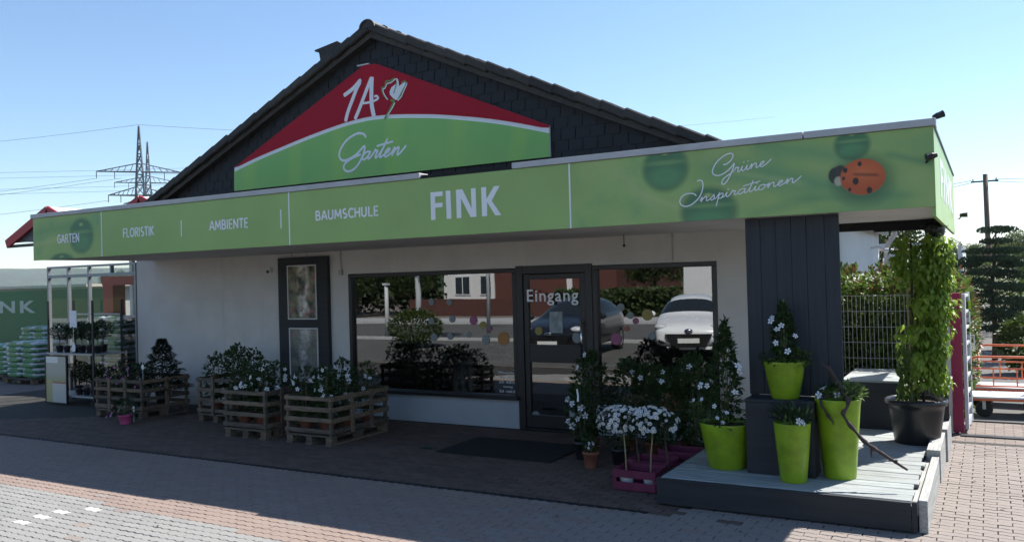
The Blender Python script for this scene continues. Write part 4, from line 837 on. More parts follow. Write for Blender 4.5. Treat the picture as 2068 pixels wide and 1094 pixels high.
# pallet-collar crates
def crate(label, x0, x1, y0, y1, h=.60, group='slatted wooden crates on pallets', mid=1):
    t = thing('slatted_crate', label, 'crate', ((x0+x1)/2, (y0+y1)/2, 0), 0, group); W, D = (x1-x0)/2, (y1-y0)/2
    zb = .145
    for sx in (-1, 0, 1):
        for sy in (-1, 0, 1): B(sx*(W-.06)-.05, sx*(W-.06)+.05, sy*(D-.06)-.05, sy*(D-.06)+.05, .022, .10).build('block', 'crate_wood', t, bevel=.004)
    for sx in (-1, 0, 1): B(sx*(W-.06)-.05, sx*(W-.06)+.05, -D, D, .0, .02).build('bottom_board', 'crate_wood', t)
    for k in range(5): y_ = -D+.05+k*(2*D-.1)/4; B(-W, W, y_-.05, y_+.05, .102, .122).build('deck_board', 'crate_wood', t)
    hs = .055; n = 4
    for k in range(n):
        z0 = zb+k*(h-zb-hs)/(n-1)
        for sy in (-1, 1): B(-W-.01*rnd(0, 1), W+.01*rnd(0, 1), sy*D-.009, sy*D+.009, z0+rnd(-.004, .004), z0+hs+rnd(-.006, .004)).build('slat', 'crate_wood', t, bevel=.003)
        for sx in (-1, 1): B(sx*W-.009, sx*W+.009, -D+.011, D-.011, z0+rnd(-.004, .004), z0+hs+rnd(-.006, .004)).build('slat', 'crate_wood', t, bevel=.003)
    for sx in (-1, 1):
        for sy in (-1, 1): B(sx*(W-.03)-.02, sx*(W-.03)+.02, sy*(D-.03)-.02, sy*(D-.03)+.02, .124, h+.01).build('post', 'crate_wood', t)
        for q in range(1, mid+1): yy = -D+2*D*q/(mid+1); B(sx*(W+.019)-.009, sx*(W+.019)+.009, yy-.03, yy+.03, .124, h+.015).build('post', 'crate_wood', t)
    return t
cA = crate('slatted crate farthest left, with a dark conifer rising behind its slats', -12.42, -11.27, 8.25, 9.12, .60, mid=1)
for dx in (-.19, .2): B(dx-.03, dx+.03, -.435-.027, -.435-.011, .10, .62).build('post', 'crate_wood', cA)
cB = crate('rearmost slatted crate by the wall, partly behind the middle crate', -10.34, -9.60, 8.51, 9.25, .65)
for dx in (-.02,): B(dx-.03, dx+.03, -.37-.027, -.37-.011, .10, .68).build('post', 'crate_wood', cB)
cC = crate('middle slatted crate below the posters, filled with white flowers', -8.94, -8.17, 7.78, 8.35, .62)
cD = crate('nearest slatted crate left of the shop window, with white flowers', -7.82, -7.05, 7.78, 8.9, .60, mid=2)
def small_pot(name, label, cat, loc, r=.085, h=.15, mt='terracotta', group=None):
    return pot(name, label, cat, loc, [(r*.72, 0), (r*.74, .006), (r*.95, h*.8), (r*1.05, h*.82), (r*1.06, h), (r*1.05, h)], mt, group, 18)
MAND = []
def mandevilla(proto_seed, h, n, nfl, r=.15):
    random.seed(proto_seed); t = small_pot('mandevilla_plant', 'x', 'plant', (0, 0, 0)); bush(t, .15, h, r, r, n, .065, .03, nfl=nfl, ft=(.0, .95), fs=.95); return t
def mand_set(spots, label, group, seed, h=.55, n=230, nfl=7, r=.15):
    for i, (x, y, z) in enumerate(spots):
        t = mandevilla(seed+i, h*rnd(.9, 1.12), n, nfl, r); t.location = (x, y, z); t['label'] = label; t['group'] = group; t.rotation_euler = (0, 0, rnd(-.4, .4))
mand_set([(-8.74, 7.96, .125), (-8.38, 7.95, .125), (-8.72, 8.2, .125), (-8.36, 8.2, .125), (-8.55, 8.08, .125)], 'white flowering mandevilla in a clay pot inside the middle slatted crate', 'mandevillas in the middle crate', 40, .66, 190, 7, .17)
mand_set([(-7.65, 7.97, .125), (-7.25, 7.96, .125), (-7.63, 8.28, .125), (-7.25, 8.3, .125), (-7.62, 8.65, .125), (-7.24, 8.68, .125), (-7.44, 8.1, .125)], 'white flowering mandevilla in a clay pot inside the nearest slatted crate', 'mandevillas in the nearest crate', 60, .64, 190, 7, .17)
mand_set([(-10.15, 8.72, .125), (-9.8, 8.75, .125), (-9.98, 9.0, .125), (-9.72, 9.05, .125)], 'dark green mandevilla in a clay pot inside the rearmost slatted crate', 'mandevillas in the rear crate', 80, .78, 260, 2, .18)
random.seed(5)
t = pot('dwarf_conifer', 'dark pointed conifer standing in the farthest left crate', 'conifer', (-11.56, 8.85, .125), [(.09, 0), (.12, .2), (.125, .21)], 'black_plastic')
mb = MB()
for k in range(3600):
    u = rnd(0, 1)**1.3; a = rnd(0, 6.28); rr = .36*(1-u)**.8*(rnd(.3, 1)**.5)*(1+.25*math.sin(u*40))+.015; p = Vector((math.cos(a)*rr, math.sin(a)*rr, .25+u*.80)); mb.leaf(p, Vector((math.cos(a), math.sin(a), .45))+rvec()*.35, Vector((0, 0, 1)), .06, .024, 0)
tag(mb.build('foliage', 'needle', t), kind='stuff'); MB().tube([(0, 0, .15), (0, 0, 1.0)], [.02, .006], 6).build('trunk', 'bark', t)
def pink_plant(loc, label, n=260, r=.22, h=.42, nf=8, grp=None):
    t = small_pot('pink_flower_plant', label, 'plant', loc, .09, .14, 'black_plastic', grp); bush(t, .14, h, r, r*.9, n, .05, .024, ('leaf_dark',))
    for _ in range(nf): a = rnd(3.5, 6.0); put_flower(t, (math.cos(a)*r, math.sin(a)*r, .14+h*rnd(.4, 1)), (math.cos(a), math.sin(a)-.3, .5), FLP, .6)
    return t
mbp = MB()
for v, f in ((FL, None),):
    mbp.add([q.co for q in FL.vertices], [tuple(p.vertices) for p in FL.polygons])
FLP = mbp.mesh('flower', 'petal_pink')
for (x, y) in ((-12.15, 8.5), (-11.8, 8.6), (-11.55, 8.45)): pink_plant((x, y, .125), 'pink flowering bushy plant in the farthest left crate', grp='pink plants in the left crate', n=330, h=.55, r=.2)
tg = MB(); tg.prism([(-.03*math.cos(k*.52), .035*math.sin(k*.52)*1.2) for k in range(12)], -.001, .001); tg.tube([(0, 0, -.04), (0, 0, -.2)], .003, 5)
for (x, y, z, lb) in ((-11.30, 8.30, .80, 'round white plant tag sticking up from the farthest left crate'), (-11.12, 8.0, .22, 'round white plant tag hanging on the pink ground pot')): tag(tg.build('plant_tag', 'tag', loc=(x, y, z)), lb, 'plant tag')
t = small_pot('pink_pot', 'small pink pot with trailing flowers on the paving before the left crate', 'plant pot', (-11.22, 7.93, 0), .10, .14, 'pink_plastic'); bush(t, .12, .24, .2, .16, 200, .05, .022, ('leaf_dark',))
for _ in range(6): put_flower(t, (rnd(-.28, -.1), -.12, rnd(.1, .3)), (-.4, -1, .4), FLP, .8)
put_flower(t, (.06, -.15, .22), (0, -1, .3), FL, .7); 

# group in front of the right window
mand_set([(-4.0, 8.75, 0), (-3.62, 8.95, 0), (-3.3, 8.8, 0), (-2.95, 9.0, 0), (-2.75, 8.65, 0), (-3.05, 8.55, 0)], 'tall dark leafy mandevilla in a pot below the right shop window', 'dark mandevillas below the right window', 100, .90, 620, 2, .21)
random.seed(21)
t = small_pot('mandevilla_plant', 'white flowering mandevilla in a dark pot right beside the shop door', 'plant', (-3.92, 8.32, 0), .1, .2, 'black_plastic'); bush(t, .2, .62, .16, .16, 260, .07, .03)
for p, d in (((-.12, -.1, .66), (-.5, -1, .3)), ((-.05, -.13, .62), (.1, -1, .4)), ((.06, -.14, .58), (.3, -1, .2)), ((.1, -.13, .5), (.4, -1, .3)), ((.02, -.15, .46), (0, -1, .4)), ((-.1, -.14, .43), (-.3, -1, .3)), ((-.06, -.12, .38), (0, -1, .2))): put_flower(t, p, d, FL, 1.2)
tag(MB().add([(-.01, 0, 0), (.012, 0, 0), (.018, -.006, .07), (.006, -.012, .14), (-.012, -.006, .13), (-.004, 0, .06)], [(0, 1, 2, 5), (5, 2, 3, 4)]).build('paper_label', 'tag', loc=(-3.86, 8.1, .66)), 'curled white paper label in the plant beside the door', 'label')
t = small_pot('flower_pot', 'small terracotta pot with white flowers on the paving', 'plant pot', (-3.67, 7.98, 0), .085, .17); bush(t, .17, .12, .08, .08, 60, .04, .02)
for k in range(7): a = rnd(3.3, 6.1); put_flower(t, (math.cos(a)*.05, math.sin(a)*.06, .2+rnd(0, .09)), (math.cos(a), math.sin(a), .6), FL, .55)
t = small_pot('flower_pot', 'dark clay pot with grey leaved plant behind the small terracotta pot', 'plant pot', (-3.45, 8.25, 0), .1, .17, 'black_plastic'); bush(t, .17, .3, .16, .16, 220, .05, .022, ('leaf_dark',))
def fruit_crate(loc, label, w_=.42, d_=.32, h=.19, rz=0):
    t = thing('magenta_crate', label, 'crate', loc, rz, 'magenta fruit crates'); tt = .012
    for sx in (-1, 1):
        for z0 in (.01, .12): B(-w_/2, w_/2, sx*d_/2-tt/2, sx*d_/2+tt/2, z0, z0+.07).build('slat', 'magenta_wood', t, bevel=.002)
        B(sx*w_/2-tt/2, sx*w_/2+tt/2, -d_/2+tt/2, d_/2-tt/2, .01, h).build('end_board', 'magenta_wood', t, bevel=.002)
        for sy in (-1, 1): B(sx*(w_/2-.018)-.011, sx*(w_/2-.018)+.011, sy*(d_/2-.02)-.012, sy*(d_/2-.02)+.012, .01, h+.005).build('corner_post', 'magenta_wood', t)
    B(-w_/2+.01, w_/2-.01, -d_/2+.01, d_/2-.01, .0, .012).build('base', 'magenta_wood', t); return t
fruit_crate((-2.90, 7.40, 0), 'magenta crate holding the white daisy pots, frontmost of the magenta crates')
fruit_crate((-2.93, 7.82, 0), 'magenta crate directly behind the daisy crate')
fruit_crate((-2.80, 8.35, 0), 'magenta crate farthest back, close to the right window')
for i, (x, y, lb) in enumerate(((-3.02, 7.36, 'left white daisy standard tree with round head in a white pot'), (-2.80, 7.40, 'right white daisy standard tree with round head in a white pot'))):
    t = pot('daisy_tree', lb, 'potted flower', (x, y, .013), [(.052, 0), (.054, .004), (.068, .09), (.070, .105)], 'white_pot', 'daisy standards', 18)
    cx = -.02 if i == 0 else .04; MB().tube([(0, 0, .08), (cx*.3, 0, .3), (cx, 0, .55)], [.008, .007, .006], 6).build('trunk', 'cane', t)
    mb = MB(); cloud(mb, (cx, 0, .60), (.235, .22, .13), 620, .035, .010, 0, .5); tag(mb.build('foliage', 'leaf_dark', t), kind='stuff')
    for k in range(125):
        v = rvec().normalized(); v.y = -abs(v.y) if random.random() < .7 else v.y; v.z = v.z if v.z > -.65 else -v.z
        if v.z < -.4: continue
        put_flower(t, (cx+v.x*.25, v.y*.235, .60+v.z*.155), (v.x, v.y-.25, v.z*.8+.25), DA, 1.1)
for (x, y, lb) in ((-2.98, 7.62, 'bare thin standard stem leaning in the magenta crates behind the daisies'), (-2.70, 7.66, 'dark thin standard stem at the right of the magenta crates')):
    t = small_pot('standard_plant', lb, 'plant', (x, y, .013), .06, .1, 'black_plastic'); MB().tube([(0, 0, .06), (-.03, 0, .3), (-.07, .05, .55)], [.009, .008, .006], 6).build('trunk', 'bark', t); mb = MB(); cloud(mb, (-.07, .08, .66), (.17, .17, .13), 330, .05, .02, 0, .5); cloud(mb, (-.05, .08, .72), (.15, .15, .1), 90, .03, .02, 1, .5); tag(mb.build('foliage', ['leaf_dark', 'leaf_red'], t), kind='stuff')
tag(B(-5.66, -4.16, 8.0, 8.95, .001, .014).build('door_mat', 'mat', bevel=.004), 'large black rubber mat on the paving before the entrance door', 'door mat')
lm = MB(); lm.add([(0, 0, .004), (.018, -.012, .012), (.045, 0, .006), (.018, .014, .014)], [(0, 1, 3), (1, 2, 3)]); lme = lm.mesh('dry_leaf', 'drift')
for x, y in ((-.16, 8.8), (.02, 7.9), (-.30, 9.6), (.22, 8.3), (-.38, 7.25), (-.1, 10.1), (-3.2, 6.2), (-6.1, 4.6), (-1.7, 6.4)): tag(put('dry_leaf', lme, None, (x, y, .001), (0, 0, rnd(0, 6))), 'small dry brown leaf lying on the open paving', 'leaf', 'dry leaves on the paving')
tag(MB().tube([(-5.98, 8.12, .012), (-5.86, 8.13, .014), (-5.74, 8.11, .012)], [.008, .02, .006], 6).build('dead_leaf', 'leaf_dark'), 'small dark leaf lying on the paving left of the mat', 'leaf')

# ------------------------------------------------------------------ glasshouse front on the left
gh = thing('glasshouse', 'white framed glasshouse front at the left end of the canopy', 'glasshouse')
GX0, GX1, GY = -15.97, -13.295, 9.70
xsb = [GX0, -15.33, -14.69, -14.02, -13.33]
for x in xsb: B(x-.022, x+.022, GY-.03, GY+.03, 0 if x != -14.02 else 2.30, 2.478).build('mullion', 'frame_grey', gh)
B(GX0, GX1, GY-.035, GY+.035, 2.255, 2.31).build('transom', 'frame_grey', gh); B(GX0, GX1, GY-.036, GY+.036, 2.44, 2.477).build('transom', 'frame_grey', gh); B(GX0, -14.7, GY-.03, GY+.03, 0, .08).build('transom', 'frame_grey', gh)
for i in range(4):
    MB().add([(xsb[i]+.022, GY, 2.31), (xsb[i+1]-.022, GY, 2.31), (xsb[i+1]-.022, GY, 2.44), (xsb[i]+.022, GY, 2.44)], [(0, 1, 2, 3)]).build('pane', 'glass_clear', gh)
for a, b in ((GX0, -15.33), (-15.33, -14.69), (-14.69, -13.33)):
    MB().add([(a+.022, GY, .08), (b-.022, GY, .08), (b-.022, GY, 2.255), (a+.022, GY, 2.255)], [(0, 1, 2, 3)]).build('pane', 'glass_clear', gh)
rp = thing('red_portal', 'red metal door portal behind the glasshouse panes', 'portal'); MB().box(-16.8, -16.46, 11.4, 11.7, 0, 2.28).build('upright', 'red_metal', rp); MB().box(-13.9, -13.6, 11.4, 11.7, 0, 2.28).build('upright', 'red_metal', rp); MB().box(-16.8, -13.6, 11.38, 11.72, 2.10, 2.29).build('lintel', 'red_metal', rp)
roofs = thing('glasshouse_roof', 'multi span glasshouse roof with red gables and white sheets', 'roof')
for k, ax in enumerate((-19.72, -16.27, -12.82)):
    for s in (-1, 1):
        a = [(ax, 12.0, 4.02), (ax+s*1.72, 12.0, 3.29), (ax+s*1.72, 30, 3.29), (ax, 30, 4.02)]; b = [(x, y_, z+.03) for x, y_, z in a]
        MB().add(a+b, [(0, 3, 2, 1), (4, 5, 6, 7), (0, 1, 5, 4), (1, 2, 6, 5), (2, 3, 7, 6), (3, 0, 4, 7)]).build('roof_sheet', 'roof_white', roofs)
        # verge board, follows the slope
        L_ = math.hypot(1.72, .73); T = Matrix.Translation((ax, 11.97, 4.02))@Matrix.Rotation(math.atan2(.73, 1.72)*1, 4, 'Y') if s > 0 else Matrix.Translation((ax, 11.97, 4.02))@Matrix.Rotation(-math.atan2(.73, 1.72), 4, 'Y')
        MB().box(0 if s > 0 else -L_-.05, L_+.05 if s > 0 else 0, -.03, .03, -.16, .05, T=T).build('verge_board', 'red_metal', roofs)
    MB().box(ax-1.74, ax+1.74, 11.99, 12.05, 3.13, 3.2).build('tie_beam', 'red_metal' if k else 'iron', roofs)
    MB().prism([(ax-1.6, 3.25), (ax+1.6, 3.25), (ax, 3.93)], 12.06, 12.07).build('gable_infill', 'lattice', roofs)
for ax in (-21.46, -18.0, -14.55):
    for yy in ((22., 29.) if ax < -20 else (13.0, 18., 24., 29.)): B(ax-.05, ax+.05, yy-.05, yy+.05, 0, 3.25).build('post', 'white_metal', roofs)
# plant rack
rk = thing('plant_rack', 'tall metal plant rack with shelves in front of the glasshouse', 'rack')
for x, y in ((-14.79, 8.95), (-13.42, 8.9), (-14.76, 9.42), (-13.38, 9.42)):
    B(x-.018, x+.018, y-.012, y+.012, .06, 1.82).build('post', 'iron', rk); MB().lathe([(.05, 0), (.05, .03)], (0, 0, 0), 12).build('caster', 'rubber', rk, (x, y-.015, .05), rot=(math.pi/2, 0, 0))
for z in (.16, .90): B(-14.81, -13.36, 8.91, 9.44, z-.03, z).build('shelf', 'galv', rk, bevel=.003)
MB().box(-14.79, -13.4, 9.42, 9.44, 1.55, 1.58).build('rail', 'galv', rk)
o = B(-14.74, -14.15, 8.86, 8.885, .03, .84).build('poster', 'rack_poster', rk); f = MB(); f.box(-14.765, -14.74, 8.855, 8.89, .01, .86); f.box(-14.15, -14.125, 8.855, 8.89, .01, .86); f.box(-14.74, -14.15, 8.856, 8.889, .84, .86); f.box(-14.74, -14.15, 8.856, 8.889, .01, .03); f.build('poster_frame', 'iron', rk)
rp_ = small_pot('rack_plant', 'dark round plant in a black pot on the upper rack shelf', 'plant', (0, 0, 0), .065, .12, 'black_plastic', 'plants on the metal rack'); MB().tube([(0, 0, .1), (0, 0, .28)], .006, 6).build('trunk', 'bark', rp_); mb = MB(); cloud(mb, (0, 0, .36), (.15, .15, .13), 360, .05, .022, 0, .5); tag(mb.build('foliage', 'leaf_dark', rp_), kind='stuff')
rp_.location = (-14.62, 9.05, .90)
for i, (x, y, z) in enumerate([(-14.4, 9.05, .90), (-14.18, 9.07, .90), (-13.96, 9.05, .90), (-13.74, 9.05, .90), (-13.53, 9.06, .90), (-14.5, 9.28, .90), (-14.1, 9.28, .90), (-13.7, 9.28, .90), (-14.05, 9.05, .16), (-13.85, 9.05, .16), (-13.65, 9.05, .16), (-13.5, 9.1, .16), (-14.3, 9.2, .16), (-13.95, 9.28, .16), (-13.6, 9.3, .16)]): copy_thing(rp_, (x, y, z), rnd(0, 6), 'dark round plant in a black pot on the upper rack shelf' if z > .5 else 'dark plant in a black pot on the bottom rack shelf', scale=rnd(.9, 1.15))
for k, (x, y, z) in enumerate([(-14.0, 8.98, .42), (-13.78, 8.98, .40), (-13.6, 8.98, .43)]): pass
pl = thing('price_sign', 'white price card on a stick among the rack plants', 'sign', (-14.0, 8.92, .93)); MB().box(-.10, .10, -.004, .004, .42, .72).build('card', 'tag', pl); MB().tube([(0, 0, 0), (0, 0, .42)], .008, 6).prism([(-.035, -.0), (.035, -.0), (.05, .09), (.0, .2), (-.05, .09)], -.004, .004).build('stick', 'tag', pl)
# soil bags: one bag mesh, stacked bag by bag
def bag_mesh():
    bm = bmesh.new(); bmesh.ops.create_cube(bm, size=1); bmesh.ops.subdivide_edges(bm, edges=bm.edges, cuts=4, use_grid_fill=True)
    for v in bm.verts:
        x, y, z = v.co; k = (1-(2*x)**4*.5)*(1-(2*y)**4*.4); sgn = 1 if z > 0 else -1
        v.co = (x*.60*(1-.08*abs(2*y)**3), y*.36*(1-.1*abs(2*x)**4), z*.13*(.25+.75*k)+.006*math.sin(x*31+y*17))
    me = bpy.data.meshes.new('soil_bag'); bm.to_mesh(me); bm.free(); me.materials.append(M['bag']); me.polygons.foreach_set('use_smooth', [True]*len(me.polygons)); return me
BAG = bag_mesh()
def pallet(loc, label):
    t = thing('pallet', label, 'pallet', loc, 0, 'pallets under the soil bags')
    for sx in (-1, 0, 1):
        for sy in (-1, 0, 1): B(sx*.5-.06, sx*.5+.06, sy*.36-.05, sy*.36+.05, 0, .09).build('block', 'crate_wood', t)
    for k in range(5): B(-.58, .58, -.4+k*.2-.06, -.4+k*.2+.06, .092, .112).build('deck_board', 'crate_wood', t)
def bags(cx, cy, layers, label, group, z0=.112, nx=2, ny=2, skip=()):
    for L_ in range(layers):
        for i in range(nx):
            for j in range(ny):
                if (L_, i, j) in skip: continue
                o = put('soil_bag', BAG, None, (cx+(i-(nx-1)/2)*.55+rnd(-.02, .02), cy+(j-(ny-1)/2)*.37+rnd(-.02, .02), z0+.062+L_*.112), (rnd(-.04, .04), rnd(-.04, .04), (math.pi if L_ % 2 else 0)+rnd(-.05, .05)))
                tag(o, label, 'bag', group)
pallet((-18.65, 11.0, 0), 'wooden pallet under the right outdoor stack of soil bags'); bags(-18.65, 11.0, 7, 'white and green soil bag in the right outdoor stack', 'bags of the right outdoor stack')
pallet((-20.2, 11.25, 0), 'wooden pallet under the left outdoor stack of soil bags'); bags(-20.2, 11.25, 6, 'white and green soil bag in the left outdoor stack', 'bags of the left outdoor stack')
pallet((-20.9, 12.6, 0), 'wooden pallet under the rear outdoor stack of soil bags'); bags(-20.9, 12.6, 9, 'white and green soil bag in the rear outdoor stack', 'bags of the rear outdoor stack')
pallet((-15.4, 10.8, 0), 'wooden pallet behind glass under the tall bag stack'); bags(-15.4, 10.8, 12, 'white and green soil bag in the tall stack behind the glasshouse panes', 'bags of the stack behind glass')
# banner wall and low building behind
bw = thing('banner_wall', 'dark green banner wall with pale lettering behind the soil bags', 'wall'); B(-28.5, -20.5, 14, 14.12, 0, 2.06).build('panel', 'banner', bw)
for s, x0, x1 in (('F', -26.5, -26.05), ('I', -25.9, -25.75), ('N', -25.55, -24.75), ('K', -24.5, -23.72)): text('lettering', s, 'banner_ink', bw, x0, x1, 1.41, 1.76, 13.998, .004, .03)
lb = thing('flat_roof_shed', 'low shed with pale roof edge behind the green banner', 'shed'); B(-34, -24.6, 16.2, 20, 0, 2.12).build('wall', 'annex_trim', lb); B(-34.2, -24.4, 16.0, 20.2, 2.13, 2.22).build('roof_edge', 'pale_edge', lb)

# ------------------------------------------------------------------ right side: fence, hedge, gate, trolleys, trees
fe = thing('mesh_fence', 'light grey double wire mesh fence before the hedge', 'fence')
mb = MB()
x = -1.72
while x < -.47: mb.tube([(x, 11.30, .1), (x, 11.30, 1.665)], .0028, 5); x += .05
mb.build('vertical_wires', 'galv', fe); mb = MB()
for k in range(9):
    for dy in (-.006, .006): mb.tube([(-1.74, 11.30+dy, .1+k*.195), (-.46, 11.30+dy, .1+k*.195)], .0032, 5)
mb.build('horizontal_wires', 'galv', fe)
for x in (-1.745, -.455): B(x-.025, x+.025, 11.28, 11.32, 0, 1.7).build('post', 'galv', fe)
hd = thing('photinia_hedge', 'glossy hedge with red shoot tips behind the mesh fence', 'hedge', (0, 0, 0))
mb = MB()
for k in range(11000):
    x, y, z = rnd(-1.9, -.3), 11.55+rnd(0, 1)**1.6*.9, .15+rnd(0, 1)*1.72+.08*math.sin(rnd(0, 9))
    top = z > 1.62; d = Vector((rnd(-1, 1), rnd(-1.2, .5), rnd(.1, 1.2))); s = rnd(.6, 1.1)
    mb.leaf(Vector((x, y, z)), d, rvec()+Vector((0, -.4, .8)), .085*s, .036*s, 1 if (top and random.random() < .2) else 0)
for k in range(2600): mb.leaf(Vector((rnd(-1.9, -.3), rnd(12.0, 12.35), rnd(.1, 1.75))), rvec()+Vector((0, 0, .4)), rvec()+Vector((0, -.6, .5)), .17, .11, 0)
for k in range(60):
    x = rnd(-1.85, -.3); z = rnd(1.8, 1.95); y = rnd(11.6, 12.3)
    for q in range(6): mb.leaf(Vector((x+rnd(-.02, .02), y, z+q*.02)), Vector((rnd(-.6, .6), rnd(-.6, .6), 1)), Vector((0, -1, .3)), .075, .026, 1 if random.random() < .35 else 0)
tag(mb.build('foliage', ['leaf_hedge', 'leaf_red'], hd), kind='stuff'); mb = MB()
for k in range(14): x = -1.85+k*.11; mb.tube([(x, 12, 0), (x+rnd(-.1, .1), 12+rnd(-.2, .2), 1.5)], [.018, .006], 5)
mb.build('stem', 'bark', hd)
tag(B(-.46, -.315, 11.39, 11.47, 0, 1.675).build('gate_post', 'magenta_post', bevel=.004), 'tall magenta painted post beside the open white gate', 'post')
gt = thing('white_gate', 'open white gate leaf with horizontal bars beside the magenta post', 'gate', (-.285, 11.46, 0), R(-3))
for y0, y1 in ((0, .09), (.62, .68)): B(-.02, .02, y0, y1, .03, 1.665).build('stile', 'white_metal', gt, bevel=.003)
for k in range(9): z = .05+k*.196; B(-.014, .014, .09, .62, z, z+(.03 if k else .08)).build('bar', 'white_metal', gt)
MB().tube([(.02, .64, .98), (.06, .64, .98), (.06, .64, 1.12), (.02, .64, 1.12)], .008, 6).build('handle', 'white_metal', gt)
def trolley(loc, rz, label, tall=.74):
    t = thing('plant_trolley', label, 'trolley', loc, rz, 'orange plant trolleys'); L_, W_ = .42, .30
    B(-L_, L_, -W_, W_, .25, .275).build('platform', 'board_white', t, bevel=.003)
    f = MB(); f.tube([(-L_, -W_, .235), (L_, -W_, .235), (L_, W_, .235), (-L_, W_, .235), (-L_, -W_, .235)], .016, 8); f.build('base_frame', 'orange_metal', t)
    for s in (1,):
        y = W_+.02; r_ = .1
        arc = [(L_-r_+r_*math.sin(a), y, tall-r_+r_*math.cos(a)) for a in (0, .4, .8, 1.2, 1.57)]
        MB().tube([(-L_, y, .22), (-L_, y, tall-r_)]+[(-x_, y_, z_) for x_, y_, z_ in arc[::-1]]+arc+[(L_, y, .22)], .016, 8).build('handle_frame', 'orange_metal', t, smooth=True)
        m2 = MB()
        for z in (.34, .58): m2.tube([(-L_, y, z), (L_, y, z)], .012, 6)
        for x in (-.14, .14): m2.tube([(x, y, .34), (x, y, .58)], .010, 6)
        m2.build('rail', 'orange_metal', t)
    for sx in (-1, 1):
        for sy in (-1, 1):
            wz = MB(); wz.lathe([(.03, -.02), (.095, -.02), (.105, -.008), (.105, .008), (.095, .02), (.03, .02)], (0, 0, 0), 18); wz.build('wheel', 'rubber', t, (sx*.3, sy*.24, .105), rot=(math.pi/2, 0, 0), smooth=False)
            B(sx*.3-.02, sx*.3+.02, sy*.24-.03, sy*.24+.03, .105, .23).build('caster_fork', 'galv', t)
trolley((.17, 12.95, 0), R(4), 'orange trolley with white platform, nearest of the trolleys')
trolley((.20, 13.95, 0), R(-6), 'second orange trolley parked behind the nearest one', .82)
trolley((.95, 13.4, 0), R(70), 'orange trolley at the right beside the nearest one', .80)
# small shrubs
def shrub(name, label, loc, rx, ry, h, n, mats, ln=.08, wd=.035, cat='shrub', group=None, shell_=.5):
    t = thing(name, label, cat, loc, 0, group); mb = MB(); cloud(mb, (0, 0, h*.55), (rx, ry, h*.5), n, ln, wd, 0, shell_)
    if len(mats) > 1: cloud(mb, (0, 0, h*.65), (rx, ry, h*.45), n//3, ln, wd, 1, .25)
    tag(mb.build('foliage', list(mats), t), kind='stuff'); mb = MB()
    for k in range(4): a = rnd(0, 6.28); mb.tube([(0, 0, 0), (math.cos(a)*rx*.5, math.sin(a)*ry*.5, h*.7)], [.02, .006], 5)
    mb.build('stem', 'bark', t); return t
shrub('photinia_shrub', 'red tipped shrub directly behind the white gate', (-.26, 13.9, 0), .10, .25, 1.5, 520, ('leaf_hedge', 'leaf_red'))
shrub('photinia_shrub', 'red tipped shrub behind the magenta post top', (-.66, 14.8, 0), .5, .5, 1.95, 1500, ('leaf_hedge', 'leaf_red'))
for i, (x, y, rx, h, lb) in enumerate([(.7, 23., .7, 1.55, 'rounded bright green shrub right of the cloud pruned pine'), (1.6, 26., 1.0, 1.9, 'broad green shrub at the right edge behind the trolleys'), (-.9, 27., 1.1, 2.0, 'low green shrub left of the cloud pruned pine'), (.4, 29., 1.2, 2.2, 'wide green shrub far behind the cloud pruned pine'), (.55, 18., .45, .95, 'small green shrub in front of the pine on the right')]):
    shrub('green_shrub', lb, (x, y, 0), rx, rx*.8, h, 1300, ('leaf_tree2', 'leaf_tree'), .11, .06)
nw = thing('cloud_pruned_pine', 'dark cloud pruned pine with flat foliage pads in the nursery yard', 'pine', (.05, 20.5, 0))
MB().tube([(0, 0, 0), (.03, 0, .7), (-.03, 0, 1.4), (.05, 0, 2.1), (.10, 0, 2.72)], [.06, .055, .045, .032, .012], 8).build('trunk', 'bark', nw, smooth=True)
pads = [(.12, 0, 2.74, .30, .07), (.09, 0, 2.50, .24, .06), (-.20, -.1, 2.30, .26, .06), (.32, .1, 2.30, .24, .06), (-.30, .1, 2.12, .26, .07), (.18, -.15, 2.12, .28, .06), (-.50, 0, 2.02, .24, .07), (.36, 0, 2.0, .2, .06), (-.12, -.25, 1.85, .34, .08), (.34, -.1, 1.78, .3, .08), (-.42, .1, 1.66, .3, .08), (.12, -.3, 1.56, .34, .08), (.48, .1, 1.5, .26, .08), (-.30, -.1, 1.38, .36, .08), (.30, -.2, 1.24, .36, .08), (-.5, 0, 1.2, .26, .08), (.05, -.3, 1.02, .36, .08), (-.34, -.1, .88, .34, .08), (.42, -.1, .86, .34, .08), (.1, -.2, .66, .32, .07), (.62, 0, 1.1, .24, .07), (.60, 0, .60, .3, .07)]
bm_ = MB()
for (x, y, z, r_, h) in pads:
    mb = MB(); r_ *= 1.3; h *= 1.15
    for _ in range(int(420*r_/.3)):
        v = rvec(); p = Vector((x+v.x*r_, y+v.y*r_*.8, z+v.z*h)); mb.leaf(p, Vector((v.x*.6, v.y*.6, 1))+rvec()*.5, rvec()+Vector((0, -1, 0)), .055, .022, 0)
    tag(mb.build('foliage_pad', 'needle', nw), kind='stuff'); bm_.tube([(0, 0, z-.22), (x*.6, y*.6, z-.1), (x, y, z-.02)], [.02, .015, .008], 5)
bm_.build('branch', 'bark', nw)
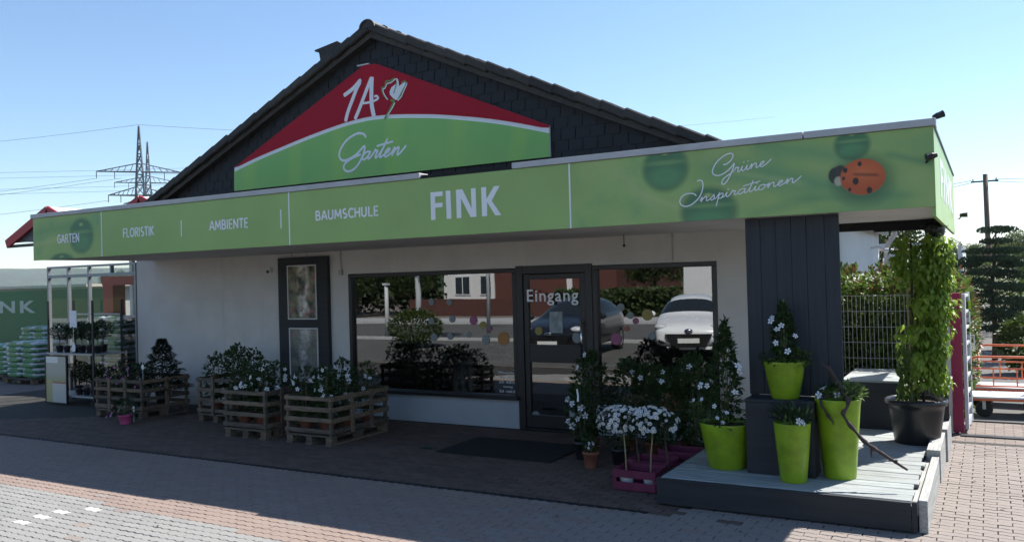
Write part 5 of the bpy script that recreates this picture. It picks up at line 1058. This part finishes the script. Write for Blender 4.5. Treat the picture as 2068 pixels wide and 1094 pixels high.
# broadleaf trees
def tree_proto(name, label, h, cr, seed, mats=('leaf_tree',), n=3600, ls=.34, trunk=.16, ch=None, cz=None):
    random.seed(seed); t = thing(name, label, 'tree'); ch = ch or h*.36; cz = cz or h-ch
    tr = MB(); tr.tube([(0, 0, 0), (rnd(-.1, .1), rnd(-.1, .1), h*.35), (rnd(-.3, .3), rnd(-.3, .3), h*.8)], [trunk, trunk*.7, trunk*.2], 8)
    mb = MB(); cl = []
    for k in range(34):
        v = rvec(); v = v.normalized()*(v.length**.45)*.82; c = Vector((v.x*cr, v.y*cr, cz+v.z*ch)); cl.append(c)
        if k < 11: tr.tube([(0, 0, cz-ch*.75), (c.x*.45, c.y*.45, (cz-ch*.6+c.z)/2), tuple(c)], [trunk*.42, trunk*.25, .02], 5)
    for c in cl:
        rr = cr*rnd(.24, .42)
        for _ in range(n//34):
            v = rvec(); v = v.normalized()*(v.length**.5); p = c+v*rr; mb.leaf(p, v+rvec()*.8, rvec()+Vector((0, 0, .7)), ls*rnd(.6, 1.2), ls*.6, 0 if random.random() < .75 or len(mats) < 2 else 1)
    tr.build('trunk', 'bark', t, smooth=True); tag(mb.build('crown', list(mats), t), kind='stuff'); return t
def place_trees(proto, lst):
    for i, (x, y, s, lb) in enumerate(lst):
        if i == 0: proto.location = (x, y, 0); proto.scale = (s,)*3; proto['label'] = lb
        else: copy_thing(proto, (x, y, 0), i*1.9, lb, s)
TA = tree_proto('broadleaf_tree', 'x', 6.2, 2.6, 3, ('leaf_tree', 'leaf_tree2'), 11000, .17); TBp = tree_proto('broadleaf_tree', 'x', 5., 2.6, 9, ('leaf_tree2', 'leaf_tree'), 9000, .19)
place_trees(TA, [(-4.7, 37, 1.0, 'dark tree behind the annex seen under the canopy end'), (-6.5, 44, 1.1, 'dark tree far behind the shop annex'), (-2.2, 108, .84, 'rounded dark green tree left of the utility pole'), (-4.6, 120, .72, 'dark tree far off between annex and utility pole'), (-150, 104, .98, 'green tree above the banner wall at the left edge'), (-141, 112, .68, 'smaller green tree above the banner wall near the glasshouse'),
    (-33.2, -19.5, .7, 'dense tree across the street, left in the window reflection'), (-31.2, -22.5, .62, 'smaller tree across the street beside the red garden wall'), (-36.5, -21, .9, 'large tree across the street farthest left'), (-44, -26, 1.2, 'tall tree behind the other trees across the street'), (-18, -30, .8, 'tree behind the street hedge in the right window reflection')])
place_trees(TBp, [(3.2, 104, 1.08, 'bright green tree at the right edge behind the pine'), (6.8, 118, 1.15, 'light green tree beyond the right edge'), (.2, 125, .95, 'green tree far behind the cloud pruned pine'), (-156, 98, .6, 'pale green tree at the far left edge')])
random.seed(77)
birch = thing('birch_tree', 'slender birch with pale trunk across the forecourt, in the window reflection', 'tree', (-16.6, -3.2, 0)); MB().tube([(0, 0, 0), (.05, 0, 1.6), (-.05, .05, 3.2), (.1, 0, 5)], [.10, .09, .07, .03], 8).build('trunk', 'pale_pole', birch, smooth=True); mb = MB(); cloud(mb, (0, 0, 4.0), (1.2, 1.2, 1.6), 1500, .14, .09, 0, .6); tag(mb.build('crown', 'leaf_tree2', birch), kind='stuff')
# utility pole and cables
up = thing('utility_pole', 'brown wooden utility pole rising behind the cloud pruned pine', 'utility pole', (.02, 52, 0)); MB().tube([(0, 0, 0), (-.03, 0, 3), (-.06, 0, 7.0)], [.15, .135, .12], 12).build('shaft', 'pole_wood', up, smooth=True); MB().box(-.75, .55, -.04, .04, 6.58, 6.66).build('crossarm', 'iron', up)
mb = MB()
for x in (-.65, .45): mb.tube([(x, 0, 6.66), (x, 0, 6.78)], .035, 8)
mb.build('insulator', 'white_metal', up)
def cable(p, q, sag, label, r=.012, group=None, n=14):
    p, q = Vector(p), Vector(q); pts = [p.lerp(q, i/n)-Vector((0, 0, 4*sag*(i/n)*(1-i/n))) for i in range(n+1)]
    tag(MB().tube(pts, r, 4).build('power_cable', 'wire'), label, 'cable', group)
for dz, sg in ((0, .5), (.12, 1.1)): cable((-.7, 52, 6.7-dz), (-40, 74, 5.6-dz), sg, 'thin cable running left from the utility pole', .014, 'cables left of the utility pole'); cable((.4, 52, 6.7-dz), (34, 60, 7.2-dz), sg, 'thin cable running right from the utility pole', .014, 'cables right of the utility pole')
# lattice pylons
def pylon(loc, H, label, scale=1., rz=0.):
    t = thing('lattice_pylon', label, 'pylon', loc, rz, 'lattice pylons'); r_ = .16*scale
    def half(z): return (3.2*(1-z/(H*.62))+1.15*(z/(H*.62)) if z < H*.62 else 1.15*(1-(z-H*.62)/(H*.38))+.08)*scale
    lv = [0, .14, .26, .36, .45, .53, .60, .66, .72, .78, .84, .90, .96, 1.0]; mb = MB(); bb = MB()
    for sx in (-1, 1):
        for sy in (-1, 1): mb.tube([(sx*half(z*H), sy*half(z*H), z*H) for z in lv], r_*1.3, 4)
    for a, b in zip(lv[:-1], lv[1:]):
        h0, h1 = half(a*H), half(b*H)
        for s in (-1, 1):
            bb.tube([(-h0, s*h0, a*H), (h1, s*h1, b*H)], r_*.7, 4); bb.tube([(h0, s*h0, a*H), (-h1, s*h1, b*H)], r_*.7, 4); bb.tube([(s*h0, -h0, a*H), (s*h1, h1, b*H)], r_*.7, 4); bb.tube([(s*h0, h0, a*H), (s*h1, -h1, b*H)], r_*.7, 4)
            bb.tube([(-h1, s*h1, b*H), (h1, s*h1, b*H)], r_*.7, 4)
    mb.build('leg_frame', 'lattice', t); bb.build('bracing', 'lattice', t)
    for zz, wd in ((.735, 12.2*scale), (.60, 9.*scale)):
        for s in (-1, 1):
            am = MB(); z = zz*H; h0 = half(z); tip = (s*wd, 0, z)
            am.tube([(s*h0, -h0, z), tip], r_, 4).tube([(s*h0, h0, z), tip], r_, 4).tube([(s*h0, 0, z+2.6*scale), tip], r_, 4)
            for k in range(1, 6): u = k/6; am.tube([(s*(h0+(wd-h0)*u), 0, z), (s*(h0+(wd-h0)*(u-.08)), 0, z+2.6*scale*(1-u))], r_*.6, 4); am.tube([(s*(h0+(wd-h0)*u), h0*(1-u), z), (s*(h0+(wd-h0)*min(1, u+.1)), -h0*(1-u), z)], r_*.6, 4)
            am.build('crossarm', 'lattice', t); ins = MB()
            for u in (.55, 1.): ins.tube([(s*(h0+(wd-h0)*u), 0, z), (s*(h0+(wd-h0)*u), 0, z-2.2*scale)], .12*scale, 5)
            ins.build('insulator', 'lattice', t)
    return t
pylon((-228.6, 168.4, -1), 54, 'taller lattice pylon with wide crossarms left of the gable', 1., R(48)); pylon((-305, 228.6, -1), 65, 'second lattice pylon seen just behind the taller one', 1.05, R(50))
for i, (p, q) in enumerate([((-240.5, 161.5, 37), (-420, 60, 32)), ((-234, 166, 37), (-425, 55, 29)), ((-236, 163, 30), (-430, 50, 24)), ((-228, 168, 53.3), (-430, 70, 52)), ((-218.5, 174, 36), (-60, 300, 40)), ((-222, 172, 29), (-60, 290, 30)), ((-228, 168, 53.3), (-70, 330, 62))]): cable(p, q, 5, 'thin power cable strung from the lattice pylon', .05, 'cables of the lattice pylons')
for i, z in enumerate((46.5, 44.6, 40.8, 39.2)): cable((-430, 60, z-4.), (-60, 330, z+3), 2.0, 'thin power cable crossing the sky above the far pylons', .045, 'cables crossing the sky')
# annex air conditioner, carport
ac = thing('air_conditioner', 'white air conditioner unit on a stand behind the hedge', 'air conditioner', (-1.75, 20, 0)); B(-.42, .42, -.17, .17, 1.65, 2.35).build('casing', 'white_metal', ac, bevel=.01); mb = MB()
for k in range(8): mb.box(-.34, .16, -.185, -.172, 1.72+k*.075, 1.735+k*.075)
for k in range(4): mb.box(-.34+k*.16, -.325+k*.16, -.19, -.186, 1.71, 2.28)
mb.build('grille', 'white_metal', ac); B(-.36, .18, -.172, -.1705, 1.70, 2.29).build('fan_opening', 'dark_frame', ac)
for x in (-.35, .35): B(x-.03, x+.03, -.03, .03, 0, 1.65).build('leg', 'galv', ac)
ac.scale = (.52, .6, .985)
cp = thing('carport', 'white flat carport roof beyond the air conditioner', 'carport', (0, 0, 0)); B(-4.0, -1.2, 26, 30, 2.60, 2.72).build('roof', 'white_metal', cp)
B(-.74, -.62, 26.1, 29.8, 1.7, 2.5).build('side_panel', 'white_metal', cp)
for x, y in ((-3.9, 26.1), (-.68, 26.0), (-3.9, 29.9), (-.68, 29.9)): B(x-.04, x+.04, y-.04, y+.04, 0, 2.60).build('post', 'white_metal', cp)
lp = thing('wall_lantern', 'white arm lamp on the annex side wall', 'wall lamp'); MB().tube([(-1.75, 15.5, 2.36), (-1.62, 15.5, 2.37), (-1.52, 15.5, 2.33)], .02, 6).build('arm', 'white_metal', lp); MB().ball((-1.48, 15.5, 2.31), .07, sq=(1.3, 1, .5)).build('lamp_head', 'white_metal', lp, smooth=True)

# ------------------------------------------------------------------ across the street (seen mirrored in the shop windows)
def car(name, label, paint, loc, rz):
    t = thing(name, label, 'car', loc, rz)     # front towards +Y, built round the origin at ground
    st = [(2.0, .62, .40, .52, .56, None), (1.92, .80, .26, .60, .70, None), (1.6, .86, .22, .68, .80, None), (1.15, .87, .22, .74, .90, None), (.85, .87, .22, .78, .96, (.66, .98)), (.15, .87, .22, .82, .98, (.60, 1.40)), (-.5, .87, .22, .83, .99, (.58, 1.47)), (-1.2, .87, .22, .84, 1.0, (.57, 1.45)), (-1.75, .85, .24, .85, 1.02, (.54, 1.32)), (-1.98, .80, .30, .82, 1.0, (.50, 1.04)), (-2.02, .72, .36, .7, .86, None)]
    vs = []; ring = 11
    for (y, wd, zb, zm, zs, top) in st:
        tw, tz = top if top else (wd*.72, zs+.025)
        half_ = [(wd*.80, zb), (wd*.97, zb+.08), (wd, zm*.75), (wd*.985, zm), (wd*.93, zs), (tw, tz)]
        pts = [(x, z) for x, z in half_] ; full = pts + [(0, tz+.03)] + [(-x, z) for x, z in half_[::-1]]
        vs += [(x, y, z) for x, z in full]
    n = 13; fs = []; mi = []
    for i in range(len(st)-1):
        for k in range(n-1):
            fs.append((i*n+k, (i+1)*n+k, (i+1)*n+k+1, i*n+k+1)); side = k in (4, 7); roofq = k in (5, 6)
            glass = (side and 4 <= i <= 7) or (roofq and i in (4,)) or (roofq and i == 8) or (side and i == 8 and False)
            mi.append(1 if glass else 0)
        fs.append((i*n+n-1, (i+1)*n+n-1, (i+1)*n, i*n)); mi.append(2)
    fs += [tuple(range(n)), tuple(range((len(st)-1)*n+n-1, (len(st)-1)*n-1, -1))]; mi += [0, 0]
    mb = MB(); mb.v = vs; mb.f = fs; mb.mi = mi; body = mb.build('body', [paint, 'car_glass', 'rubber'], t, smooth=False)
    sb = body.modifiers.new('s', 'SUBSURF'); sb.levels = 2; sb.render_levels = 2; body.data.polygons.foreach_set('use_smooth', [True]*len(body.data.polygons))
    for sx in (-1, 1):
        MB().ball((sx*.66, 1.76, .72), .2, 12, 8, sq=(.85, .75, .42)).build('headlight', 'lamp_lens', t, smooth=True)
        MB().ball((sx*.62, 1.93, .40), .09, 10, 6, sq=(1.3, .35, .8)).build('fog_lamp', 'dark_frame', t, smooth=True)
        MB().ball((sx*.98, .72, 1.0), .10, 10, 6, sq=(1.1, .6, .8)).build('side_mirror', paint, t, smooth=True)
        for y in (1.22, -1.25):
            wl = MB().lathe([(.20, -.10), (.295, -.10), (.31, -.06), (.31, .06), (.295, .10), (.20, .10)], n=24).build('wheel', 'rubber', t, (sx*.78, y, .31), rot=(0, math.pi/2, 0)); MB().lathe([(.02, .105), (.06, .11), (.18, .09), (.205, .105)], n=16).build('rim', 'chrome', wl, rot=(0, 0 if sx > 0 else math.pi, 0))
    MB().prism([(-.56, .57), (.56, .57), (.40, .26), (-.40, .26)], 1.9, 2.06).build('grille', 'dark_frame', t); B(-.26, .26, 2.06, 2.075, .36, .47).build('number_plate', 'plate', t)
    MB().ball((0, 2.0, .64), .09, 12, 6, sq=(1.2, .4, .6)).build('badge', 'chrome', t, smooth=True); B(-.55, .55, 1.96, 2.0, .20, .27).build('lower_lip', paint, t)
    return t
car('white_car', 'white hatchback parked on the forecourt facing the shop window', 'car_white', (-6.83, -2.0, 0), R(-15))
car('black_car', 'black car parked on the forecourt next to the white one', 'car_black', (-9.6, -.7, 0), R(-6))
pole_ = thing('bollard_light', 'pale short light post across the forecourt near the bush', 'light post', (-19.4, -5.1, 0)); MB().tube([(0, 0, 0), (0, 0, 1), (0, 0, 1.9)], [.09, .08, .07], 10).build('pole', 'pale_pole', pole_, smooth=True); MB().box(-.1, .1, -.1, .1, 1.9, 1.98).build('lamp_head', 'pale_pole', pole_)
shrub('street_shrub', 'round green shrub at the forecourt edge near the lamp', (-15.4, -1.4, 0), .85, .8, 1.05, 2200, ('leaf_tree2', 'leaf_tree'), .1, .05)
shrub('street_shrub', 'low yellow green shrub across the street', (-36, -14.5, 0), 2.5, 1.2, 1.2, 1400, ('leaf_tree2', 'leaf_tree'), .2, .1)
tag(MB().box(-30.2, -13.5, -21.3, -21, 0, .95).build('garden_wall', 'fence_red'), 'long low red garden wall across the street', 'wall')
tag(B(-60, -10, -16.5, -13.36, -.01, .1).build('pavement', 'annex_trim'), kind='structure')
hs = thing('white_house', 'white rendered house with dark windows above the red wall', 'house', (0, 0, 0)); B(-37.7, -32.7, -46, -35.6, 0, 6.4).build('wall', 'house_white', hs); MB().prism([(-38.1, 6.4), (-32.3, 6.4), (-35.2, 9)], -46.5, -35.2).build('roof', 'brick_red', hs)
for x, z in ((-35.9, .9), (-33.5, .9), (-36.2, 3.9), (-33.8, 3.9)):
    f = B(x-.75, x+.75, -35.6, -35.53, z, z+1.5).build('window', 'white_metal', hs); B(x-.65, x-.05, -35.53, -35.51, z+.1, z+1.4).build('pane', 'win_dark', f); B(x+.05, x+.65, -35.53, -35.51, z+.1, z+1.4).build('pane', 'win_dark', f)
rh = thing('red_house', 'red rendered house next to the white house across the street', 'house'); B(-30.6, -21, -44, -31, 0, 5.6).build('wall', 'brick_red', rh); B(-30.8, -20.8, -44.2, -30.8, 5.6, 5.85).build('roof', 'annex_trim', rh); B(-24.6, -24.2, -31, -30.9, 0, 5.6).build('downpipe', 'house_white', rh); B(-30.5, -30.2, -31, -30.9, 0, 5.6).build('downpipe', 'house_white', rh)
gb = thing('white_garage', 'plain white garage block behind the parked white car', 'garage'); B(-13.1, -3.5, -26.5, -20.5, 0, 3.6).build('wall', 'house_white', gb); B(-13.2, -3.4, -26.6, -20.4, 3.6, 3.75).build('roof_edge', 'annex_trim', gb); B(-7.5, -4.5, -20.5, -20.45, 0, 2.3).build('garage_door', 'annex_trim', gb)
sp = thing('street_lamp', 'thin grey street lamp mast across the street by the red wall', 'street lamp', (-16.5, -7.6, 0)); MB().tube([(0, 0, 0), (0, 0, 5.5)], [.08, .05], 8).build('pole', 'pale_pole', sp, smooth=True); MB().box(-.15, .6, -.1, .1, 5.5, 5.6).build('lamp_head', 'pale_pole', sp)
sh_ = thing('street_hedge', 'long dark green hedge across the street', 'hedge', (-16.6, -20.2, 0)); mb = MB()
for k in range(2600): mb.leaf(Vector((rnd(-3.3, 3.4), rnd(-.6, .6), rnd(0, 1.35))), rvec()+Vector((0, .6, .4)), rvec()+Vector((0, .5, .8)), .24, .16)
tag(mb.build('foliage', ['leaf_tree', 'leaf_tree2'], sh_), kind='stuff')
sh_ = thing('tall_hedge', 'tall dense hedge of trees across the street at the left of the reflection', 'hedge', (-37, -24.5, 0)); mb = MB()
for k in range(5200): mb.leaf(Vector((rnd(-9, 6.5), rnd(-1, 1.), rnd(0, 1)**.8*(3.6+.8*math.sin(k*.37)))), rvec()+Vector((0, .6, .4)), rvec()+Vector((0, .5, .8)), .34, .2)
tag(mb.build('foliage', ['leaf_dark', 'leaf_tree'], sh_), kind='stuff')
# display inside the shop windows
dp = shrub('display_plant', 'dark indoor plant behind the left shop window', (-7.4, 10.35, .02), .35, .25, .95, 700, ('leaf_dark',), .09, .035, 'plant', 'plants behind the left shop window'); 
for x, s in ((-6.8, .95), (-6.25, 1.05), (-5.9, .85)): copy_thing(dp, (x, 10.4, .02), s*3, scale=s)
vt = thing('display_vases', 'row of tall slim metal cylinders behind the left shop window', 'vases', (-6.75, 10.1, .02))
for k in range(3): MB().lathe([(.05, 0), (.05, .75+.06*k), (.046, .75+.06*k)], n=14).build('vase', 'galv', vt, (k*.13, 0, 0), smooth=True)

hz = tag(B(-4100, 4100, -4100, 4100, -2.5, 110).build('haze', 'ground'), kind='stuff')
g = NG('haze_air'); pv = g.n('ShaderNodeVolumePrincipled'); pv.inputs['Color'].default_value = (.86, .91, 1, 1); pv.inputs['Density'].default_value = 1.2e-4; pv.inputs['Anisotropy'].default_value = .3; g.L(pv.outputs[0], g.o.inputs['Volume']); hz.data.materials.clear(); hz.data.materials.append(g.m)
